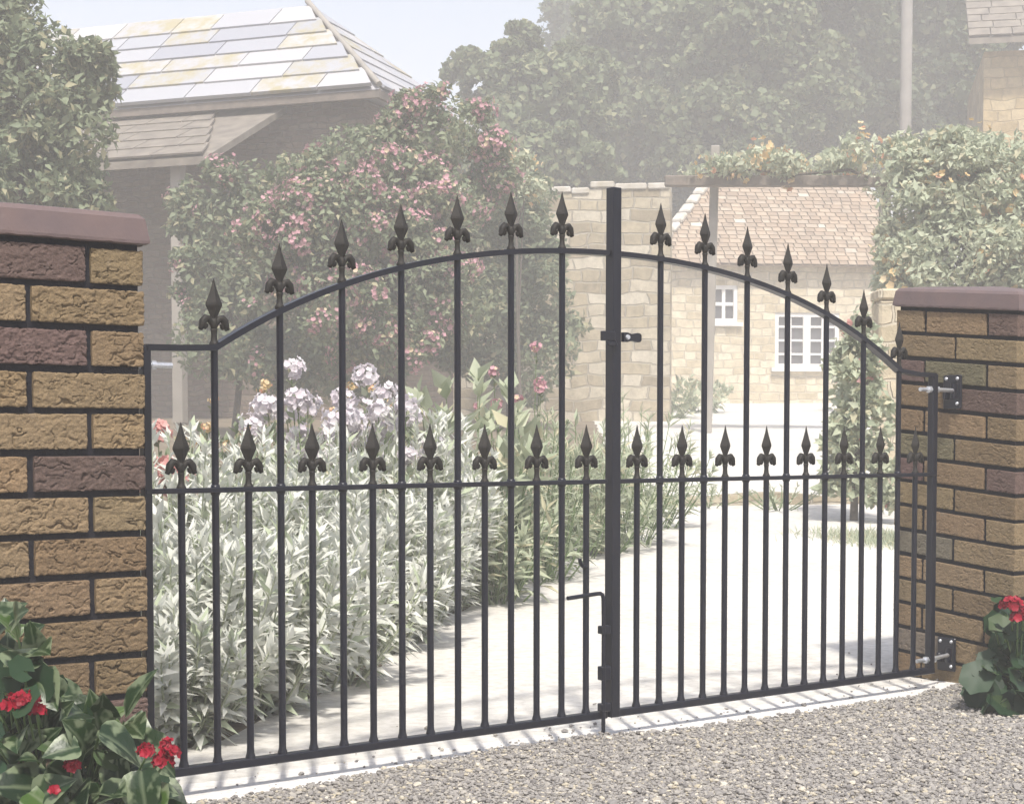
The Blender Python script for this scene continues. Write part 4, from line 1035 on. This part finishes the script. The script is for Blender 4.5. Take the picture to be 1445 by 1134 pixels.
porch = thing('lean_to', 'lean-to porch with slates coloured dark as in shade and pale posts against the old house', 'porch', (*e0[:2], float(terrain_z(e0[0], e0[1]))))
b.build('roof', M['shade_toned'], porch)
for a_, wd in ((4.2, .2), (2.9, .08), (.6, .08)):
    q = e0 + ex * a_ + back * .25; zg = float(terrain_z(q[0], q[1])); b = MB(); b.bbox((q[0], q[1], (zg + pz) / 2), (wd, wd, (pz - zg) / 2 - .02), .01, R=R_); b.build('post', M['paleplaster'], porch)
# wire fence strand on the roof end, above the rose
# ------------------------------------------------------------------ rubble wall
def ragged(name, label, u0, D0, u1, D1, vtop, mat, thick=.45, rag=.06, cap=None):
    p, q = ground_at(u0, D0), ground_at(u1, D1); dd = q - p; dd[2] = 0; L = np.linalg.norm(dd); dd /= L; nn = np.array([-dd[1], dd[0], 0.])
    if nn @ hv < 0: nn = -nn
    n = 60; zt0 = at(u0, vtop[0], D0)[2]; zt1 = at(u1, vtop[1], D1)[2]; V = []
    st_ = np.round(noise(np.linspace(0, 9, n), np.zeros(n) + u0, np.zeros(n)) * 2.2) / 2.2 * rag + .02 * noise(np.linspace(0, 40, n), np.zeros(n), np.zeros(n))
    for i in range(n):
        t_ = i / (n - 1); c = p + dd * L * t_; z = zt0 + (zt1 - zt0) * t_ + st_[i]
        V += [(c[0], c[1], -.2), (c[0], c[1], z), (c[0] + nn[0] * thick, c[1] + nn[1] * thick, z + .02), (c[0] + nn[0] * thick, c[1] + nn[1] * thick, -.2)]
    V = np.array(V); Fq = [(i * 4 + j, i * 4 + (j + 1) % 4, (i + 1) * 4 + (j + 1) % 4, (i + 1) * 4 + j) for i in range(n - 1) for j in range(4)] + [(0, 3, 2, 1), tuple(4 * (n - 1) + j for j in range(4))]
    th = thing(name, label, 'wall', (*((p + q) / 2)[:2], float(terrain_z(*((p + q) / 2)[:2]))))
    MB().add(V, Fq).build('masonry', mat, th)
    r = RS(5); b = MB(); x = 0
    while x < L - .1:
        w_ = r.uniform(.25, .5); w_ = min(w_, L - x); i = min(n - 1, int((x + w_ / 2) / L * (n - 1))); c = p + dd * (x + w_ / 2) + nn * thick / 2; z = V[i * 4 + 1][2] + .03
        b.bbox((c[0], c[1], z + r.uniform(0, .02)), (w_ / 2 - .008, thick / 2 + .03, .045), .015, R=np.stack([dd, nn, [0, 0, 1]], 1)); x += w_
    b.build('coping_stones', cap or M['rubblecap'], th)
    return th
M['rubblecap'] = plain('bleached_stone', (.62, .59, .54), .9, c2=(.42, .38, .3), scale=6, bmp=.5, bscale=30, bdist=.01)
ragged('rubble_wall', 'tall rubble stone wall with bleached ragged top behind the central post', 640, 24.5, 944, 24.0, (275, 268), M['rubble'])
# ------------------------------------------------------------------ cottage
cot = None
A = ground_at(880, 31.0); B = ground_at(1265, 31.6); exc = B - A; exc[2] = 0; Lc = np.linalg.norm(exc); exc /= Lc; bkc = np.array([-exc[1], exc[0], 0.])
if bkc @ hv < 0: bkc = -bkc
EZ = at(1070, 374, 31.3)[2]
cot = thing('cottage', 'cream stone cottage with brown tiled roof and white windows behind the right gate', 'cottage', (A + B) / 2)
def wpt(u, v):
    """point on the cottage front"""
    q = dv + (u - CX0) / F * rv - (v - CY0) / F * uv; t_ = ((A - CAM) @ bkc) / (q @ bkc); p = CAM + t_ * q; return (p - A) @ exc, p[2]
wins = [(1003, 402, 1041, 455, 2, 2, 1), (1094, 441, 1184, 519, 4, 4, 2)]
holes = []
for (u0, v0, u1, v1, nc, nrw, lf) in wins:
    a0, z1 = wpt(u0, v0); a1, z0 = wpt(u1, v1); holes.append((a0, a1, z0, z1))
# wall with real openings
xs = sorted({0, Lc, *[h[0] for h in holes], *[h[1] for h in holes]}); zs_ = sorted({.6, EZ, *[h[2] for h in holes], *[h[3] for h in holes]})
b = MB()
for i in range(len(xs) - 1):
    for j in range(len(zs_) - 1):
        xc_, zc_ = (xs[i] + xs[i + 1]) / 2, (zs_[j] + zs_[j + 1]) / 2
        if any(h[0] < xc_ < h[1] and h[2] < zc_ < h[3] for h in holes): continue
        q = [A + exc * xs[a] + np.array([0, 0, zs_[c_] - A[2]]) for a, c_ in ((i, j), (i + 1, j), (i + 1, j + 1), (i, j + 1))]; b.add(np.array(q), [(0, 1, 2, 3)])
for h in holes:
    q = [A + exc * x + np.array([0, 0, z - A[2]]) + bkc * dd for dd in (0, .3) for x, z in ((h[0], h[2]), (h[1], h[2]), (h[1], h[3]), (h[0], h[3]))]
    b.add(np.array(q), [(0, 1, 5, 4), (1, 2, 6, 5), (2, 3, 7, 6), (3, 0, 4, 7)])
Wc = 5.0
q = [A, A + bkc * Wc, B + bkc * Wc, B]; V = []
for p_ in q: V += [(p_[0], p_[1], .6), (p_[0], p_[1], EZ)]
b.add(np.array(V), [(0, 1, 3, 2), (2, 3, 5, 4), (4, 5, 7, 6)])
b.build('wall', M['cotswold'], cot)
mt, n, bs, out = mat_new('window_glass'); bs.inputs['Base Color'].default_value = (.10, .10, .11, 1); bs.inputs['Roughness'].default_value = .12; M['glass'] = mt
for (h, (u0, v0, u1, v1, nc, nrw, lf)) in zip(holes, wins):
    Rc = np.stack([exc, bkc, [0, 0, 1]], 1)
    def wp(a_, z, dd): return A + exc * a_ + bkc * dd + np.array([0, 0, z - A[2]])
    f = MB(); wdt, hgt = h[1] - h[0], h[3] - h[2]; fw = .075
    xm, zm_ = (h[0] + h[1]) / 2, (h[2] + h[3]) / 2
    for x in (h[0] + fw / 2, h[1] - fw / 2): f.box(wp(x, zm_, .06), (fw / 2, .035, hgt / 2), R=Rc)
    for z in (h[2] + fw / 2, h[3] - fw / 2): f.box(wp(xm, z, .058), (wdt / 2 - fw, .033, fw / 2), R=Rc)
    if lf == 2: f.box(wp(xm, zm_, .056), (.07, .032, hgt / 2 - fw), R=Rc)
    for k in range(1, nc):
        x = h[0] + wdt * k / nc
        if lf == 2 and k == nc // 2: continue
        f.box(wp(x, zm_, .07), (.032 if lf == 1 else .02, .02, hgt / 2 - fw - .002), R=Rc)
    for k in range(1, nrw): f.box(wp(xm, h[2] + hgt * k / nrw, .072), (wdt / 2 - fw - .002, .02, .032 if lf == 1 else .02), R=Rc)
    wo = f.build('window', M['white'], cot)
    g_ = MB(); g_.box(wp(xm, zm_, .105), (wdt / 2 - .01, .006, hgt / 2 - .01), R=Rc); g_.build('pane', M['glass'], wo)
    s_ = MB(); s_.box(wp(xm, h[2] - .035, -.02), (wdt / 2 + .08, .07, .035), R=Rc); s_.build('sill', M['white'], wo)
    rm = MB(); rm.box(wp(xm, zm_, .8), (wdt / 2 + .2, .02, hgt / 2 + .2), R=Rc)
# hipped tile roof
mt, n, bs, out = mat_new('clay_tile'); a = N(n, 'Attribute', attribute_name='Col'); sp = n.nodes.new('ShaderNodeSeparateColor'); n.links.new(a.outputs['Color'], sp.inputs[0]); v = coords(n)
c = ramp(n, sp.outputs[0], [(0, (.29, .22, .16)), (.4, (.34, .265, .195)), (.75, (.375, .30, .225)), (.95, (.40, .335, .26)), (1, (.56, .52, .45))])
t = tex(n, 'TexNoise', v, 4, Detail=6.0); c = mixc(n, 1.0, c, ramp(n, t.outputs[0], [(.3, (.8, .8, .8)), (.7, (1.15, 1.12, 1.08))]), 'MULTIPLY')
n.links.new(c, bs.inputs['Base Color']); bs.inputs['Roughness'].default_value = .9; M['clay'] = mt
pc = math.radians(42); ovc = .25
def roof_rect(b, corner, ex_, L, bk_, run, pit_, hipl, hipr, rowh, w0, w1, thick, r):
    sl = nrm(bk_ * math.cos(pit_) + np.array([0, 0, 1]) * math.sin(pit_)); sl_len = run / math.cos(pit_)
    slates(b, corner, ex_, sl, lambda s_: (s_ * math.cos(pit_) * hipl, L - s_ * math.cos(pit_) * hipr), int(sl_len / rowh), rowh, w0, w1, thick, r)
# visible left hip edge runs (950,345) -> (1055,265)
a950, _ = wpt(950, 374); rc = RS(41); b = MB()
cl = A + exc * (a950 - .55) - bkc * ovc; cl = np.array([cl[0], cl[1], EZ - .04]); Lr = Lc - a950 + .55
run = 2.1
roof_rect(b, cl, exc, Lr, bkc, run, pc, .8, 0, .13, .15, .24, .018, rc)
top0 = cl + exc * run * .8 + bkc * run + np.array([0, 0, run * math.tan(pc)]); top1 = cl + exc * Lr + bkc * run + np.array([0, 0, run * math.tan(pc)])
bl = cl + bkc * run * 2
V = np.array([cl, cl + exc * Lr, top1, top0, bl, bl + exc * Lr]) - [0, 0, .015]
b.add(V, [(0, 1, 2, 3), (0, 3, 4), (4, 3, 2, 5), (1, 5, 2), (0, 4, 5, 1)], 0, np.array([.3, .3, 0])); b.build('roof', M['clay'], cot)
b = MB()
for k in range(9): p_ = cl + (top0 - cl) * (k + .5) / 9; b.bbox(p_ + [0, 0, .03], (.15, .12, .05), .03, R=np.stack([nrm((top0 - cl)), nrm(np.cross([0, 0, 1], top0 - cl)), nrm(np.cross(top0 - cl, np.cross([0, 0, 1], top0 - cl)))], 1))
b.build('hip_tiles', M['rubblecap'], cot)
# pergola in front of the cottage
pg = thing('pergola', 'weathered timber pergola beam on posts above the cottage roof line', 'pergola', ground_at(1090, 20.5))
p_, q_ = at(938, 256, 20.6), at(1262, 256, 20.2); dd = nrm(q_ - p_); R_2 = np.stack([dd, nrm(np.cross([0, 0, 1], dd)), nrm(np.cross(dd, np.cross([0, 0, 1], dd)))], 1)
b = MB(); b.bbox((p_ + q_) / 2, (np.linalg.norm(q_ - p_) / 2, .07, .065), .012, R=R_2); b.build('beam', M['wood'], pg)
for (u, vt, wd) in ((1005, 206, .055), (1246, 250, .07)):
    t_ = at(u, vt, 20.75); zg = float(terrain_z(t_[0], t_[1])); b = MB(); b.bbox((t_[0], t_[1], (zg + t_[2]) / 2), (wd, wd, (t_[2] - zg) / 2), .01, R=R_2); b.build('post', M['paleplaster'], pg)
# stone pier by the climber, telegraph pole, ochre house
def post_box(name, label, cat, u, D, vt, wd, mat):
    t_ = at(u, vt, D); zg = float(terrain_z(t_[0], t_[1])); b = MB(); b.bbox((t_[0], t_[1], (zg + t_[2]) / 2 - .1), (wd, wd, (t_[2] - zg) / 2 + .1), .02, R=np.stack([rv, hv, [0, 0, 1]], 1)); b.bbox((t_[0], t_[1], t_[2] + .04), (wd + .008, wd + .008, .04), .015, R=np.stack([rv, hv, [0, 0, 1]], 1)); return tag(b.build(name, mat), label, cat)
post_box('stone_pillar', 'sandy stone pillar just behind the right brick pier', 'pillar', 1262, 12.2, 425, .14, M['cotswold'])
q = at(1276, 300, 38); zg = float(terrain_z(q[0], q[1]))
tp = thing('telegraph_pole', 'grey telegraph pole rising in front of the dark trees', 'pole', (q[0], q[1], zg))
b = MB(); b.tube([(q[0], q[1], zg - .2), (q[0], q[1], zg + 5), (q[0] + .03, q[1], zg + 15)], [.15, .14, .12], 14); b.build('shaft', plain('grey_pole', (.36, .34, .31), .85, c2=(.26, .24, .22), scale=3), tp)
b = MB(); R3 = np.stack([rv, hv, [0, 0, 1]], 1); b.box((q[0], q[1] - .16, zg + 14.2), (.9, .05, .06), R=R3); b.build('crossarm', M['wood'], tp)
oh = thing('ochre_house', 'ochre stone house wall with slate eave at the upper right corner', 'house', ground_at(1440, 34))
p0 = at(1388, 130, 34.0); wall_box('wall', (p0[0], p0[1], 0), nrm(rv * .98 - hv * .2), 6.0, nrm(hv * .98 + rv * .2), 5.0, 0, at(1388, 74, 34.0)[2], M['ochre'], oh)
b = MB(); ez = at(1375, 62, 34.0)[2]; e_ = np.array([p0[0], p0[1], ez]) - rv * .45 - hv * .5; exo = nrm(rv * .98 - hv * .2); bko = nrm(hv * .98 + rv * .2); slo = nrm(bko * .75 + np.array([0, 0, .62]))
slates(b, e_, exo, slo, lambda s_: (0, 7.0), 9, .3, .35, .7, .03, RS(3)); V = np.array([e_, e_ + exo * 7, e_ + exo * 7 + slo * 3, e_ + slo * 3]); V = np.concatenate([V - [0, 0, .02], V - [0, 0, .14]]); b.add(V, [(0, 1, 2, 3), (4, 7, 6, 5), (0, 4, 5, 1), (1, 5, 6, 2), (2, 6, 7, 3), (3, 7, 4, 0)], 0, np.array([.3, .2, 0])); b.build('roof', M['shade_toned'], oh)
# grass patch
r = RS(61); b = MB(); n_g = 2600
c0 = gpt(1258, 765); P = c0 + np.stack([r.normal(0, .14, n_g), r.normal(0, .24, n_g), np.zeros(n_g)], 1); P[:, 2] = terrain_z(P[:, 0], P[:, 1])
b.leaves(T_BLADE[0], T_BLADE[1], P, np.array([0, 0, 1.0]) + r.normal(0, .45, (n_g, 3)), rand_unit(r, n_g), r.uniform(.03, .07, n_g), 0, tint(r, n_g)); tag(b.build('grass', M['sage']), 'small patch of rough grass beside the drive', 'grass', kind='stuff')

# ------------------------------------------------------------------ air: added haze volume that gives the background its pale wash
hz, n, bs, out = mat_new('haze'); n.nodes.remove(bs); pv = n.nodes.new('ShaderNodeVolumePrincipled'); pv.inputs['Color'].default_value = (.97, .955, .94, 1); pv.inputs['Density'].default_value = .0120; pv.inputs['Anisotropy'].default_value = -.25
n.links.new(pv.outputs[0], out.inputs['Volume'])
b = MB(); b.box((10, 10, 11.5), (345, 345, 15.5)); o = b.build('haze', hz); tag(o, 'haze volume added for a pale wash over the garden', 'haze', kind='stuff')
